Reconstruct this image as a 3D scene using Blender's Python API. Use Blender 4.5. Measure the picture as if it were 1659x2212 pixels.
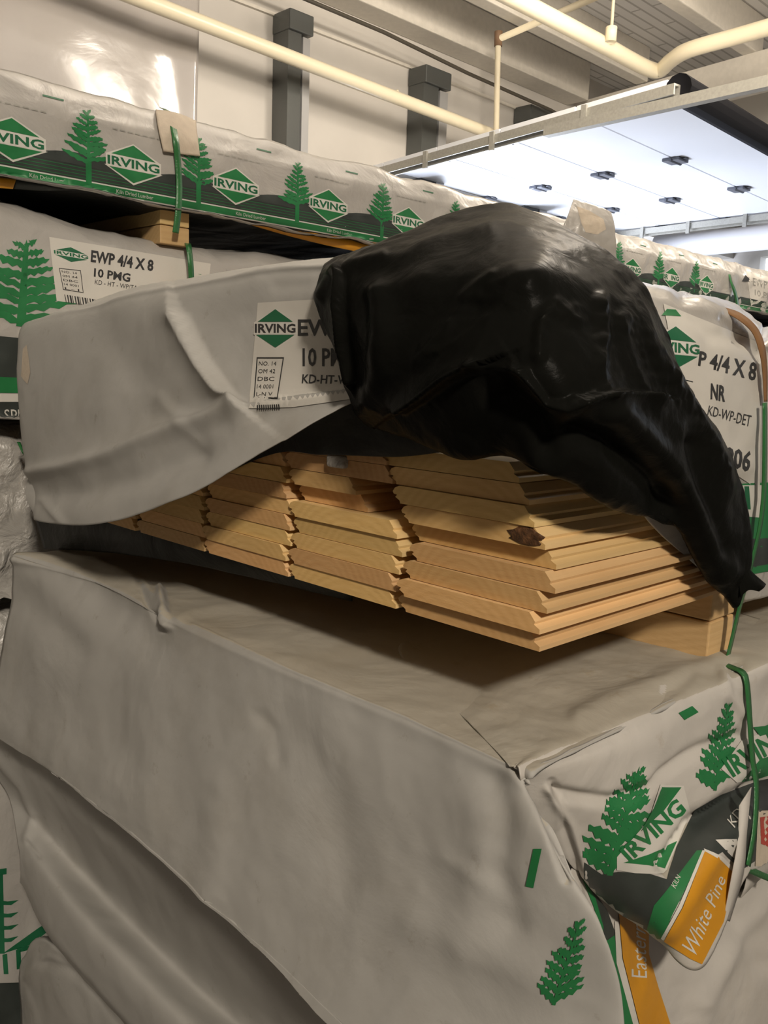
import bpy, bmesh, math, random
from mathutils import Vector, Matrix, noise
from mathutils.bvhtree import BVHTree

for o in list(bpy.data.objects):
    bpy.data.objects.remove(o)
S = bpy.context.scene
COL = S.collection
random.seed(7)

# ------------------------------------------------------------------ camera
F, CX, CY, ZC = 1900.0, 829.5, 1106.0, 1.55
CAM = Vector((0, 0, ZC))
RIGHT = Vector((0.7138475, -0.6993985, 0.0355456))
UP = Vector((0.08299808, 0.13489435, 0.98737775))
FWD = Vector((0.69536542, 0.70188692, -0.15434273))
cd = bpy.data.cameras.new('camera')
cam = bpy.data.objects.new('camera', cd)
COL.objects.link(cam)
cam.matrix_world = Matrix(((RIGHT.x, UP.x, -FWD.x, 0), (RIGHT.y, UP.y, -FWD.y, 0),
                           (RIGHT.z, UP.z, -FWD.z, ZC), (0, 0, 0, 1)))
cd.sensor_fit = 'HORIZONTAL'
cd.sensor_width = 36
cd.lens = F / 1659 * 36
cd.clip_start = 0.02
cd.clip_end = 200
S.camera = cam

S.view_settings.view_transform = 'Standard'
S.view_settings.look = 'None'
S.view_settings.gamma = 1
S.view_settings.exposure = 0.0

# ------------------------------------------------------------------ light
W = bpy.data.worlds.new('World')
S.world = W
W.use_nodes = True
wb = W.node_tree.nodes['Background']
wb.inputs[0].default_value = (0.80, 0.88, 1.0, 1)
wb.inputs[1].default_value = 3.0

def area(name, loc, target, size, power, color, sy=None):
    ld = bpy.data.lights.new(name, 'AREA')
    ld.energy = power
    ld.color = color
    ld.size = size
    if sy:
        ld.shape = 'RECTANGLE'
        ld.size_y = sy
    o = bpy.data.objects.new(name, ld)
    COL.objects.link(o)
    o.location = loc
    o.rotation_euler = (Vector(target) - Vector(loc)).to_track_quat('-Z', 'Y').to_euler()
    return o

WARM = (1.0, 0.885, 0.745)
area('high_bay_lamp_light', (-1.65, -3.5, 4.3), (0.6, 0.6, 1.2), 0.45, 235, WARM)
area('aisle_lamp_light', (5.32, 2.50, 4.60), (3.6, 5.86, 3.4), 0.8, 75, WARM)
area('rear_lamp_light', (6.0, 1.2, 4.3), (5.5, 5.5, 3.9), 0.8, 75, WARM, 2.4)
area('ceiling_fill_light', (2.0, 0.9, 4.0), (5.6, 3.6, 5.4), 1.0, 220, WARM, 1.0)  # upward fill added to brighten the ceiling, not a fixture of the room
area('left_fill_light', (-3.2, 2.2, 4.3), (0.6, 1.4, 1.0), 1.6, 5, WARM, 1.6)  # weak soft fill added from the left, stands for no fixture
area('daylight_through_door', (7.4, 7.6, 0.9), (7.3, 3.6, 3.3), 3.8, 750, (0.80, 0.86, 1.0), 1.6)

# ------------------------------------------------------------------ pixel -> world helpers
def ray(px, py):
    return RIGHT * ((px - CX) / F) + UP * ((CY - py) / F) + FWD

def P(px, py, **k):
    d = ray(px, py)
    (ax, v), = k.items()
    if ax == 'd':
        return CAM + d * v
    i = 'xyz'.index(ax)
    return CAM + d * ((v - CAM[i]) / d[i])

def proj(p):
    q = Vector(p) - CAM
    w = q.dot(FWD)
    return (CX + F * q.dot(RIGHT) / w, CY - F * q.dot(UP) / w)

# ------------------------------------------------------------------ materials
def new_mat(name):
    m = bpy.data.materials.new(name)
    m.use_nodes = True
    return m, m.node_tree.nodes, m.node_tree.links, m.node_tree.nodes['Principled BSDF']

def plain(name, col, rough=0.5, metal=0.0, bump=0.0, bscale=60.0, var=0.0, spec=0.5):
    m, n, l, b = new_mat(name)
    b.inputs['Roughness'].default_value = rough
    b.inputs['Metallic'].default_value = metal
    b.inputs['Specular IOR Level'].default_value = spec
    b.inputs['Base Color'].default_value = (*col, 1)
    tc = n.new('ShaderNodeTexCoord')
    if bump or var:
        t = n.new('ShaderNodeTexNoise')
        t.inputs['Scale'].default_value = bscale
        t.inputs['Detail'].default_value = 6
        l.new(tc.outputs['Object'], t.inputs['Vector'])
    if var:
        r = n.new('ShaderNodeValToRGB')
        r.color_ramp.elements[0].position = 0.3
        r.color_ramp.elements[1].position = 0.7
        r.color_ramp.elements[0].color = (*[c * (1 - var) for c in col], 1)
        r.color_ramp.elements[1].color = (*[min(1, c * (1 + var)) for c in col], 1)
        l.new(t.outputs['Fac'], r.inputs[0])
        l.new(r.outputs[0], b.inputs['Base Color'])
    if bump:
        bp = n.new('ShaderNodeBump')
        bp.inputs['Strength'].default_value = bump
        bp.inputs['Distance'].default_value = 0.01
        l.new(t.outputs['Fac'], bp.inputs['Height'])
        l.new(bp.outputs[0], b.inputs['Normal'])
    return m

def paper(name, col, dirt, rough=0.5, dirt_amt=0.5, bump=0.35, crink=7.0, spec=0.4, coat=0.0):
    """woven poly wrap: slight crumple bump, faint weave, brown scuffs and specks"""
    m, n, l, b = new_mat(name)
    b.inputs['Roughness'].default_value = rough
    b.inputs['Specular IOR Level'].default_value = spec
    b.inputs['Coat Weight'].default_value = coat
    b.inputs['Coat Roughness'].default_value = 0.08
    tc = n.new('ShaderNodeTexCoord')
    big = n.new('ShaderNodeTexNoise'); big.inputs['Scale'].default_value = 4.5; big.inputs['Detail'].default_value = 8
    big.inputs['Roughness'].default_value = 0.65
    sp = n.new('ShaderNodeTexNoise'); sp.inputs['Scale'].default_value = 26; sp.inputs['Detail'].default_value = 8
    sp.inputs['Roughness'].default_value = 0.7
    cr = n.new('ShaderNodeTexNoise'); cr.inputs['Scale'].default_value = crink; cr.inputs['Detail'].default_value = 9
    cr.inputs['Distortion'].default_value = 0.6
    for t in (big, sp, cr):
        l.new(tc.outputs['Object'], t.inputs['Vector'])
    r1 = n.new('ShaderNodeValToRGB')
    r1.color_ramp.elements[0].position = 0.52
    r1.color_ramp.elements[1].position = 0.78
    r1.color_ramp.elements[0].color = (0, 0, 0, 1)
    r1.color_ramp.elements[1].color = (dirt_amt,) * 3 + (1,)
    l.new(big.outputs['Fac'], r1.inputs[0])
    r2 = n.new('ShaderNodeValToRGB')
    r2.color_ramp.elements[0].position = 0.61
    r2.color_ramp.elements[1].position = 0.70
    r2.color_ramp.elements[0].color = (0, 0, 0, 1)
    r2.color_ramp.elements[1].color = (dirt_amt * 0.9,) * 3 + (1,)
    l.new(sp.outputs['Fac'], r2.inputs[0])
    ad = n.new('ShaderNodeMath'); ad.operation = 'MAXIMUM'
    l.new(r1.outputs[0], ad.inputs[0]); l.new(r2.outputs[0], ad.inputs[1])
    mx = n.new('ShaderNodeMix'); mx.data_type = 'RGBA'
    mx.inputs[6].default_value = (*col, 1); mx.inputs[7].default_value = (*dirt, 1)
    l.new(ad.outputs[0], mx.inputs[0]); l.new(mx.outputs[2], b.inputs['Base Color'])
    bp = n.new('ShaderNodeBump'); bp.inputs['Strength'].default_value = bump; bp.inputs['Distance'].default_value = 0.03
    l.new(cr.outputs['Fac'], bp.inputs['Height'])
    l.new(bp.outputs[0], b.inputs['Normal'])
    return m

M = {}
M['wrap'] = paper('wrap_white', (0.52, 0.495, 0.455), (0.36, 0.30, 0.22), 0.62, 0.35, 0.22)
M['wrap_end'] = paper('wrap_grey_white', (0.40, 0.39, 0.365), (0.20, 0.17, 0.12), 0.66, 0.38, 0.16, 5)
M['wrap_top'] = paper('wrap_dusty', (0.42, 0.39, 0.325), (0.33, 0.27, 0.18), 0.7, 0.5, 0.3)
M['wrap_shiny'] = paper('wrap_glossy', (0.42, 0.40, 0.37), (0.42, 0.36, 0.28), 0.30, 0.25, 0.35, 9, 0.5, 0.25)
M['film'] = paper('grey_film', (0.40, 0.385, 0.355), (0.25, 0.22, 0.17), 0.22, 0.3, 0.8, 16, 0.6, 0.3)
M['green'] = plain('print_green', (0.016, 0.17, 0.05), 0.45, var=0.12, bscale=20)
M['char'] = plain('print_charcoal', (0.035, 0.042, 0.038), 0.45, var=0.2, bscale=20)
M['dgreen'] = plain('print_dark_green', (0.012, 0.12, 0.05), 0.45)
M['orange'] = plain('print_orange', (0.60, 0.27, 0.012), 0.45, var=0.08, bscale=20)
M['white'] = plain('print_white', (0.62, 0.60, 0.55), 0.5)
M['ink'] = plain('print_black', (0.03, 0.03, 0.03), 0.5)
M['label'] = plain('label_white', (0.60, 0.575, 0.52), 0.35)
M['red'] = plain('print_red', (0.45, 0.06, 0.04), 0.5)
M['brownstain'] = plain('brown_stain', (0.30, 0.18, 0.08), 0.6)
M['card'] = plain('cardboard_pale', (0.55, 0.47, 0.37), 0.8, bump=0.2, var=0.06)
M['cardedge'] = plain('cardboard_brown', (0.24, 0.12, 0.045), 0.8)
M['strap'] = plain('strap_green', (0.03, 0.15, 0.045), 0.28, bump=0.15, bscale=300)
M['black'] = paper('black_film', (0.0065, 0.0066, 0.0056), (0.010, 0.010, 0.008), 0.30, 0.4, 0.12, 22, 0.5, 0.0)
M['black'].node_tree.nodes['Principled BSDF'].inputs['IOR'].default_value = 1.08
M['lining'] = paper('black_lining', (0.008, 0.009, 0.008), (0.014, 0.013, 0.012), 0.5, 0.5, 0.3, 8, 0.3, 0.0)  # real wrap lining; also used as painted shade under the top pack
M['wall'] = plain('wall_paint', (0.57, 0.54, 0.495), 0.6, bump=0.05, bscale=3, var=0.03)
M['beam'] = plain('beam_paint', (0.64, 0.60, 0.53), 0.6, bump=0.1, bscale=20, var=0.05)
M['steel'] = plain('post_grey_steel', (0.10, 0.105, 0.10), 0.35, 0.3, bump=0.05)
M['steel_l'] = plain('post_light_steel', (0.42, 0.42, 0.42), 0.35, 0.3)
M['pipe'] = plain('pipe_cream', (0.78, 0.70, 0.52), 0.3, bump=0.03)
M['rust'] = plain('pipe_rust', (0.20, 0.12, 0.07), 0.7)
M['conduit'] = plain('conduit_dark', (0.07, 0.06, 0.045), 0.5)
M['door'] = plain('door_panel_white', (0.82, 0.84, 0.88), 0.4)
M['track'] = plain('track_steel', (0.38, 0.37, 0.33), 0.45, 0.4, var=0.1)
M['hinge'] = plain('hinge_steel', (0.16, 0.17, 0.20), 0.5, 0.4)
M['rubber'] = plain('black_rubber', (0.010, 0.010, 0.012), 0.95, spec=0.1)
M['duct'] = plain('duct_white', (0.75, 0.75, 0.78), 0.35)
M['backwall'] = plain('rear_wall_paint', (0.22, 0.20, 0.18), 0.7, bump=0.05, bscale=3, var=0.03)
M['floor'] = plain('concrete', (0.15, 0.14, 0.125), 0.8, bump=0.3, bscale=8, var=0.15)

def deck_mat():
    m, n, l, b = new_mat('ceiling_deck')
    tc = n.new('ShaderNodeTexCoord')
    br = n.new('ShaderNodeTexBrick')
    br.inputs['Scale'].default_value = 1.0
    br.inputs['Color1'].default_value = (0.78, 0.76, 0.73, 1)
    br.inputs['Color2'].default_value = (0.73, 0.71, 0.68, 1)
    br.inputs['Mortar'].default_value = (0.48, 0.46, 0.43, 1)
    br.inputs['Mortar Size'].default_value = 0.012
    br.inputs['Brick Width'].default_value = 0.9
    br.inputs['Row Height'].default_value = 0.11
    br.offset = 0.5
    l.new(tc.outputs['Object'], br.inputs['Vector'])
    l.new(br.outputs['Color'], b.inputs['Base Color'])
    b.inputs['Roughness'].default_value = 0.7
    return m
M['deck'] = deck_mat()

def wood_mat(name, c1, c2, end=True):
    """pine: rings on the cut end (x faces), straight grain on the long faces, knots; hue varies per board"""
    m, n, l, b = new_mat(name)
    tc = n.new('ShaderNodeTexCoord')
    oi = n.new('ShaderNodeObjectInfo')
    # random offset per board
    mul = n.new('ShaderNodeVectorMath'); mul.operation = 'SCALE'
    cmb = n.new('ShaderNodeCombineXYZ')
    l.new(oi.outputs['Random'], cmb.inputs[0])
    m2 = n.new('ShaderNodeMath'); m2.operation = 'MULTIPLY'; m2.inputs[1].default_value = 7.31
    l.new(oi.outputs['Random'], m2.inputs[0])
    fr = n.new('ShaderNodeMath'); fr.operation = 'FRACT'; l.new(m2.outputs[0], fr.inputs[0])
    l.new(fr.outputs[0], cmb.inputs[1])
    m3 = n.new('ShaderNodeMath'); m3.operation = 'MULTIPLY'; m3.inputs[1].default_value = 23.7
    l.new(oi.outputs['Random'], m3.inputs[0])
    fr2 = n.new('ShaderNodeMath'); fr2.operation = 'FRACT'; l.new(m3.outputs[0], fr2.inputs[0])
    # rings
    sep = n.new('ShaderNodeSeparateXYZ'); l.new(tc.outputs['Object'], sep.inputs[0])
    yo = n.new('ShaderNodeMath'); yo.operation = 'MULTIPLY_ADD'; yo.inputs[1].default_value = 0.07
    l.new(fr.outputs[0], yo.inputs[0])
    ys = n.new('ShaderNodeMath'); ys.operation = 'MULTIPLY'; ys.inputs[1].default_value = 1.0
    yc_ = n.new('ShaderNodeMath'); yc_.operation = 'SUBTRACT'; yc_.inputs[1].default_value = 0.125
    l.new(sep.outputs[1], ys.inputs[0]); l.new(ys.outputs[0], yc_.inputs[0]); l.new(yc_.outputs[0], yo.inputs[2])
    zo = n.new('ShaderNodeMath'); zo.operation = 'MULTIPLY_ADD'; zo.inputs[1].default_value = 0.07
    l.new(fr2.outputs[0], zo.inputs[0]); l.new(sep.outputs[2], zo.inputs[2])
    za = n.new('ShaderNodeMath'); za.operation = 'ADD'; za.inputs[1].default_value = 0.022
    l.new(zo.outputs[0], za.inputs[0])
    xs = n.new('ShaderNodeMath'); xs.operation = 'MULTIPLY'; xs.inputs[1].default_value = 0.02
    l.new(sep.outputs[0], xs.inputs[0])
    cb = n.new('ShaderNodeCombineXYZ')
    l.new(xs.outputs[0], cb.inputs[0]); l.new(yo.outputs[0], cb.inputs[1]); l.new(za.outputs[0], cb.inputs[2])
    wv = n.new('ShaderNodeTexWave'); wv.wave_type = 'RINGS'; wv.rings_direction = 'X'
    wv.inputs['Scale'].default_value = 34; wv.inputs['Distortion'].default_value = 3.0
    wv.inputs['Detail'].default_value = 2; wv.inputs['Detail Scale'].default_value = 0.7
    l.new(cb.outputs[0], wv.inputs['Vector'])
    # blotches
    nz = n.new('ShaderNodeTexNoise'); nz.inputs['Scale'].default_value = 11; nz.inputs['Detail'].default_value = 5
    va = n.new('ShaderNodeVectorMath'); va.operation = 'ADD'
    sc = n.new('ShaderNodeVectorMath'); sc.operation = 'SCALE'; sc.inputs['Scale'].default_value = 9
    l.new(cmb.outputs[0], sc.inputs[0]); l.new(sc.outputs[0], va.inputs[0]); l.new(tc.outputs['Object'], va.inputs[1])
    l.new(va.outputs[0], nz.inputs['Vector'])
    # rough-sawn tooth, stretched
    mp = n.new('ShaderNodeMapping'); mp.inputs['Scale'].default_value = (6, 60, 220)
    l.new(tc.outputs['Object'], mp.inputs['Vector'])
    gr = n.new('ShaderNodeTexNoise'); gr.inputs['Scale'].default_value = 1.0; gr.inputs['Detail'].default_value = 4
    l.new(mp.outputs[0], gr.inputs['Vector'])
    mx = n.new('ShaderNodeMix'); mx.data_type = 'RGBA'
    mx.inputs[6].default_value = (*c1, 1); mx.inputs[7].default_value = (*c2, 1)
    a1 = n.new('ShaderNodeMath'); a1.operation = 'MULTIPLY_ADD'; a1.inputs[1].default_value = 0.22
    l.new(wv.outputs['Fac'], a1.inputs[0])
    a2 = n.new('ShaderNodeMath'); a2.operation = 'MULTIPLY_ADD'; a2.inputs[1].default_value = 0.55; a2.inputs[2].default_value = -0.02
    l.new(nz.outputs['Fac'], a2.inputs[0]); l.new(a2.outputs[0], a1.inputs[2])
    a3 = n.new('ShaderNodeMath'); a3.operation = 'MULTIPLY_ADD'; a3.inputs[1].default_value = 0.30; a3.use_clamp = True
    l.new(gr.outputs['Fac'], a3.inputs[0]); l.new(a1.outputs[0], a3.inputs[2])
    l.new(a3.outputs[0], mx.inputs[0])
    # per board hue
    hs = n.new('ShaderNodeHueSaturation')
    vv = n.new('ShaderNodeMath'); vv.operation = 'MULTIPLY_ADD'; vv.inputs[1].default_value = 0.35; vv.inputs[2].default_value = 0.84
    l.new(fr2.outputs[0], vv.inputs[0]); l.new(vv.outputs[0], hs.inputs['Value'])
    hh = n.new('ShaderNodeMath'); hh.operation = 'MULTIPLY_ADD'; hh.inputs[1].default_value = 0.02; hh.inputs[2].default_value = 0.49
    l.new(fr.outputs[0], hh.inputs[0]); l.new(hh.outputs[0], hs.inputs['Hue'])
    l.new(mx.outputs[2], hs.inputs['Color'])
    l.new(hs.outputs[0], b.inputs['Base Color'])
    b.inputs['Roughness'].default_value = 0.55
    bp = n.new('ShaderNodeBump'); bp.inputs['Strength'].default_value = 0.25; bp.inputs['Distance'].default_value = 0.002
    l.new(gr.outputs['Fac'], bp.inputs['Height']); l.new(bp.outputs[0], b.inputs['Normal'])
    return m
M['pine'] = wood_mat('pine', (0.80, 0.58, 0.30), (0.66, 0.42, 0.18))
M['pine_end'] = wood_mat('pine_end_grain', (0.80, 0.53, 0.23), (0.60, 0.34, 0.115))
M['bearer'] = wood_mat('bearer_pine', (0.62, 0.44, 0.21), (0.48, 0.31, 0.13))
M['knot'] = plain('knot_brown', (0.11, 0.05, 0.02), 0.4, bump=0.5, bscale=120, var=0.5)

# ------------------------------------------------------------------ object helpers
def finish(o, name, mats, parent=None, smooth=True, label=None, cat=None, group=None, kind=None):
    if parent is not None:
        o.parent = parent
        o.matrix_parent_inverse = parent.matrix_world.inverted()
    for m in (mats if isinstance(mats, (list, tuple)) else [mats]):
        o.data.materials.append(M[m] if isinstance(m, str) else m)
    if smooth:
        o.data.polygons.foreach_set('use_smooth', [True] * len(o.data.polygons))
    tag(o, label, cat, group, kind)
    return o

def tag(o, label=None, cat=None, group=None, kind=None):
    if label: o['label'] = label
    if cat: o['category'] = cat
    if group: o['group'] = group
    if kind: o['kind'] = kind
    return o

def link(name, bm, mats, parent=None, smooth=False, **k):
    me = bpy.data.meshes.new(name)
    bm.normal_update()
    bm.to_mesh(me)
    bm.free()
    o = bpy.data.objects.new(name, me)
    COL.objects.link(o)
    return finish(o, name, mats, parent, smooth, **k)

def empty(name, loc, label, cat, group=None, kind=None):
    o = bpy.data.objects.new(name, None)
    o.empty_display_size = 0.05
    COL.objects.link(o)
    o.location = loc
    o.matrix_world = Matrix.Translation(Vector(loc))
    return tag(o, label, cat, group, kind)

def box(bm, a, b, bev=0.0):
    a, b = Vector(a), Vector(b)
    r = bmesh.ops.create_cube(bm, size=1, matrix=Matrix.Translation((a + b) / 2) @ Matrix.Diagonal((*(abs(x) for x in (b - a)), 1)))
    if bev:
        es = list({e for v in r['verts'] for e in v.link_edges})
        bmesh.ops.bevel(bm, geom=es, offset=bev, segments=2, affect='EDGES', profile=0.5)

def tube(bm, pts, r, seg=14, cap=True):
    pts = [Vector(p) for p in pts]
    rings = []
    for i, p in enumerate(pts):
        t = (pts[min(i + 1, len(pts) - 1)] - pts[max(i - 1, 0)]).normalized()
        up = Vector((0, 0, 1)) if abs(t.z) < 0.95 else Vector((1, 0, 0))
        a = t.cross(up).normalized(); b = t.cross(a)
        rr = r[i] if isinstance(r, (list, tuple)) else r
        rings.append([bm.verts.new(p + (a * math.cos(2 * math.pi * k / seg) + b * math.sin(2 * math.pi * k / seg)) * rr) for k in range(seg)])
    for q, w in zip(rings, rings[1:]):
        for k in range(seg):
            bm.faces.new((q[k], q[(k + 1) % seg], w[(k + 1) % seg], w[k]))
    if cap:
        bm.faces.new(rings[0]); bm.faces.new(list(reversed(rings[-1])))

def cr(p0, p1, p2, p3, t):
    return 0.5 * ((2 * p1) + (p2 - p0) * t + (2 * p0 - 5 * p1 + 4 * p2 - p3) * t * t + (3 * p1 - p0 - 3 * p2 + p3) * t ** 3)

def spline(pts, n):
    pts = [Vector(p) for p in pts]
    out = []
    m = len(pts) - 1
    for i in range(n + 1):
        s = i / n * m
        k = min(int(s), m - 1)
        g = lambda j: pts[max(0, min(m, j))]
        p0 = g(k - 1) if k > 0 else pts[0] * 2 - pts[1]
        p3 = g(k + 2) if k + 2 <= m else pts[m] * 2 - pts[m - 1]
        out.append(cr(p0, pts[k], pts[k + 1], p3, s - k))
    return out

def seg_dist(x, y, pl):
    best = 1e9; side = 1
    for (x0, y0), (x1, y1) in zip(pl, pl[1:]):
        dx, dy = x1 - x0, y1 - y0
        t = max(0, min(1, ((x - x0) * dx + (y - y0) * dy) / (dx * dx + dy * dy)))
        d = math.hypot(x - x0 - t * dx, y - y0 - t * dy)
        if d < best:
            best = d; side = 1 if dx * (y - y0) - dy * (x - x0) > 0 else -1
    return best, side

def crease_disp(q, creases):
    """folds traced on the sheet: returns how far the cloth stands out towards the viewer's side"""
    if not creases: return 0.0
    x, y = proj(q)
    s = 0.0
    for pl, w, amp, kind in creases:
        d, sd = seg_dist(x, y, pl)
        if d > w * 5: continue
        if kind == 'g':
            s += amp * math.exp(-(d / w) ** 2)
        elif kind == 'v':                       # sharp crease
            s += 0.45 * amp * max(0.0, 1 - d / (w * 2.6)) ** 1.2
        elif kind == 'w':                       # crumpled patch: fine ripples along the fold
            s += amp * math.exp(-(d / w) ** 2) * (noise.noise(Vector((q.x * 45, q.y * 45, q.z * 130))) + 0.6 * noise.noise(q * 120) + 0.8)
        elif kind == 's':                       # one side falls away gently
            s += amp * (math.exp(-d / (w * 1.2)) if sd > 0 else math.exp(-(d / (w * 0.25)) ** 2))
    return s

SURF = {}
def patch(name, ctrl, nu, nv, mats, parent=None, creases=None, namp=0.003, nscale=9.0, ridg=0.0, rscale=6.0,
          seed=0.0, thick=0.0012, key=None, trim=None, second=None, **k):
    rows = [spline(r, nu) for r in ctrl]
    cols = [spline([rows[j][i] for j in range(len(rows))], nv) for i in range(nu + 1)]
    bm = bmesh.new()
    grid = []
    for i in range(nu + 1):
        g = []
        for j in range(nv + 1):
            p = cols[i][j]
            a = cols[min(i + 1, nu)][j] - cols[max(i - 1, 0)][j]
            b = cols[i][min(j + 1, nv)] - cols[i][max(j - 1, 0)]
            nn = a.cross(b)
            nn = nn.normalized() if nn.length > 1e-9 else Vector((-1, 0, 0))
            if nn.dot(CAM - p) < 0: nn = -nn
            d = crease_disp(p, creases)
            q = p * nscale + Vector((seed, seed * 1.7, 0))
            d += namp * noise.fractal(q, 0.9, 2.1, 4)
            if ridg:
                d += ridg * (0.5 - abs(noise.noise(p * rscale + Vector((seed, 3, 1))))) + ridg * 0.5 * (0.5 - abs(noise.noise(p * rscale * 2.3 + Vector((7, seed, 1)))))
            g.append(bm.verts.new(p + nn * d))
        grid.append(g)
    for i in range(nu):
        for j in range(nv):
            bm.faces.new((grid[i][j], grid[i + 1][j], grid[i + 1][j + 1], grid[i][j + 1]))
    bm.normal_update()
    s = sum((1 if f.normal.dot(CAM - f.calc_center_median()) > 0 else -1) for f in bm.faces)
    if s < 0:
        bmesh.ops.reverse_faces(bm, faces=bm.faces)
    if trim:
        kill = [f for f in bm.faces if not trim(f.calc_center_median())]
        bmesh.ops.delete(bm, geom=kill, context='FACES')
    if key:
        SURF[key] = BVHTree.FromBMesh(bm)
    if second:
        bm.normal_update()
        for f in bm.faces:
            if second(f.normal): f.material_index = 1
    o = link(name, bm, mats, parent, True, **k)
    md = o.modifiers.new('thickness', 'SOLIDIFY')
    md.thickness = thick; md.offset = -1
    return o

# ---- prints: shapes in a unit box carried onto a sheet
def quadmap(q):
    (x0, y0), (x1, y1), (x2, y2), (x3, y3) = q     # TL TR BR BL
    def f(u, v):                                     # v up
        a = 1 - v
        tx, ty = x0 + (x1 - x0) * u, y0 + (y1 - y0) * u
        bx, by = x3 + (x2 - x3) * u, y3 + (y2 - y3) * u
        return tx + (bx - tx) * a, ty + (by - ty) * a
    return f

_txt = {}
def text_polys(s, bold=0.0, shear=0.0):
    key = (s, bold, shear)
    if key in _txt: return _txt[key]
    c = bpy.data.curves.new('t', 'FONT')
    c.body = s; c.resolution_u = 2; c.offset = bold; c.shear = shear
    o = bpy.data.objects.new('t', c)
    COL.objects.link(o)
    dg = bpy.context.evaluated_depsgraph_get()
    me = bpy.data.meshes.new_from_object(o.evaluated_get(dg))
    vs = [tuple(v.co[:2]) for v in me.vertices]
    xs = [v[0] for v in vs]; ys = [v[1] for v in vs]
    ax, bx, ay, by = min(xs), max(xs), min(ys), max(ys)
    vs = [((x - ax) / (bx - ax), (y - ay) / (by - ay)) for x, y in vs]
    fs = [tuple(p.vertices) for p in me.polygons]
    bpy.data.objects.remove(o); bpy.data.curves.remove(c); bpy.data.meshes.remove(me)
    _txt[key] = (vs, fs)
    return _txt[key]

def poly(*pts):
    return ([tuple(p) for p in pts], [tuple(range(len(pts)))])

def rect(x0, y0, x1, y1):
    return poly((x0, y0), (x1, y0), (x1, y1), (x0, y1))

def sub(shape, x0, y0, x1, y1):
    vs, fs = shape
    return ([(x0 + (x1 - x0) * x, y0 + (y1 - y0) * y) for x, y in vs], fs)

class Print:
    """collects flat shapes, drops them on the sheet just above its surface, links ONE mesh"""
    def __init__(s, surf, off=0.0012, maxe=22):
        s.surf = surf; s.bm = bmesh.new(); s.mats = []; s.off = off; s.maxe = maxe; s.lay = 0
    def add(s, shape, quad, mat, lift=0.0, fn=None):
        f = fn or quadmap(quad)
        if mat not in s.mats: s.mats.append(mat)
        mi = s.mats.index(mat)
        vs, fs = shape
        b = bmesh.new()
        bv = []
        for u, v in vs:
            x, y = f(u, v)
            bv.append(b.verts.new((x, y, 0)))
        for fc in fs:
            try: b.faces.new([bv[i] for i in fc])
            except ValueError: pass
        bmesh.ops.triangulate(b, faces=b.faces[:])
        for _ in range(6):
            es = [e for e in b.edges if e.calc_length() > s.maxe]
            if not es: break
            bmesh.ops.subdivide_edges(b, edges=es, cuts=1)
            bmesh.ops.triangulate(b, faces=b.faces[:])
        tr = SURF[s.surf]
        m = {}
        for v in b.verts:
            d = ray(v.co.x, v.co.y).normalized()
            h, nn, _, _ = tr.ray_cast(CAM, d)
            if h is None: continue
            if nn.dot(d) > 0: nn = -nn
            m[v] = s.bm.verts.new(h - d * (s.off + lift) * 0.4 + nn * (s.off + lift) * 0.6)
        for fc in b.faces:
            if all(v in m for v in fc.verts):
                c = fc.calc_center_median()
                nf = s.bm.faces.new([m[v] for v in fc.verts])
                nf.material_index = mi
                nf.normal_update()
                if nf.normal.dot(CAM - nf.calc_center_median()) < 0: nf.normal_flip()
        b.free()
        return s
    def done(s, name, parent=None, **k):
        return link(name, s.bm, s.mats, parent, True, **k)

def tree_shape(seed, n=9, ragged=1.0, lean=0.0):
    """white pine silhouette: trunk with upswept ragged boughs"""
    r = random.Random(seed)
    vs, fs = [], []
    def addp(pts):
        b = len(vs); vs.extend(pts); fs.append(tuple(range(b, b + len(pts))))
    addp([(0.47, 0), (0.55, 0), (0.52, 0.9), (0.50, 1.0), (0.48, 0.9)])
    for i in range(n):
        t = i / (n - 1)
        for sd in (-1, 1):
            z = 0.06 + 0.86 * t + (0.03 if sd > 0 else 0) + r.uniform(-0.015, 0.015)
            L = (0.46 * (1 - t) ** 0.8 + 0.09) * r.uniform(0.75, 1.08) * (1.0 if sd < 0 else 0.85)
            h = (0.062 - 0.02 * t) * r.uniform(0.85, 1.2) * 9 / n
            up = L * r.uniform(0.12, 0.40)
            k = 7
            lo, hi = [], []
            for q in range(k + 1):
                a = q / k
                th = h * math.sin(math.pi * min(1, a * 0.92 + 0.08)) ** 0.6 + 0.004
                x = 0.5 + sd * L * a
                y = z + up * a
                lo.append((x - sd * r.uniform(0, .02), y - th * 0.7 - (0.022 * ragged if q % 2 else 0)))
                hi.append((x + sd * r.uniform(0, .03), y + th * 0.6 + (0.014 * ragged if q % 2 else 0)))
            pts = lo + hi[::-1]
            if sd < 0: pts.reverse()
            addp(pts)
    return [(x + lean * y, y) for x, y in vs], fs

def logo(p, quad, green='green', txt='white', tcol='green', band=True):
    p.add(poly((0.5, 1.04), (1.02, 0.655), (-0.02, 0.655)), quad, 'white', 0.0)
    p.add(poly((0.5, -0.06), (1.06, 0.36), (-0.06, 0.36)), quad, 'white', 0.0)
    p.add(rect(-0.03, 0.34, 1.03, 0.66), quad, 'white', 0.0002)
    p.add(poly((0.5, 1.0), (0.93, 0.67), (0.07, 0.67)), quad, green, 0.0005)
    p.add(poly((0.5, 0.0), (0.97, 0.33), (0.03, 0.33)), quad, green, 0.0005)
    p.add(sub(text_polys('IRVING', 0.03), 0.0, 0.38, 1.0, 0.62), quad, tcol, 0.0006)

# ================================================================== the room
def struct(name, bm, mat, **k):
    return link(name, bm, mat, None, False, kind='structure', **k)

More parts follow.
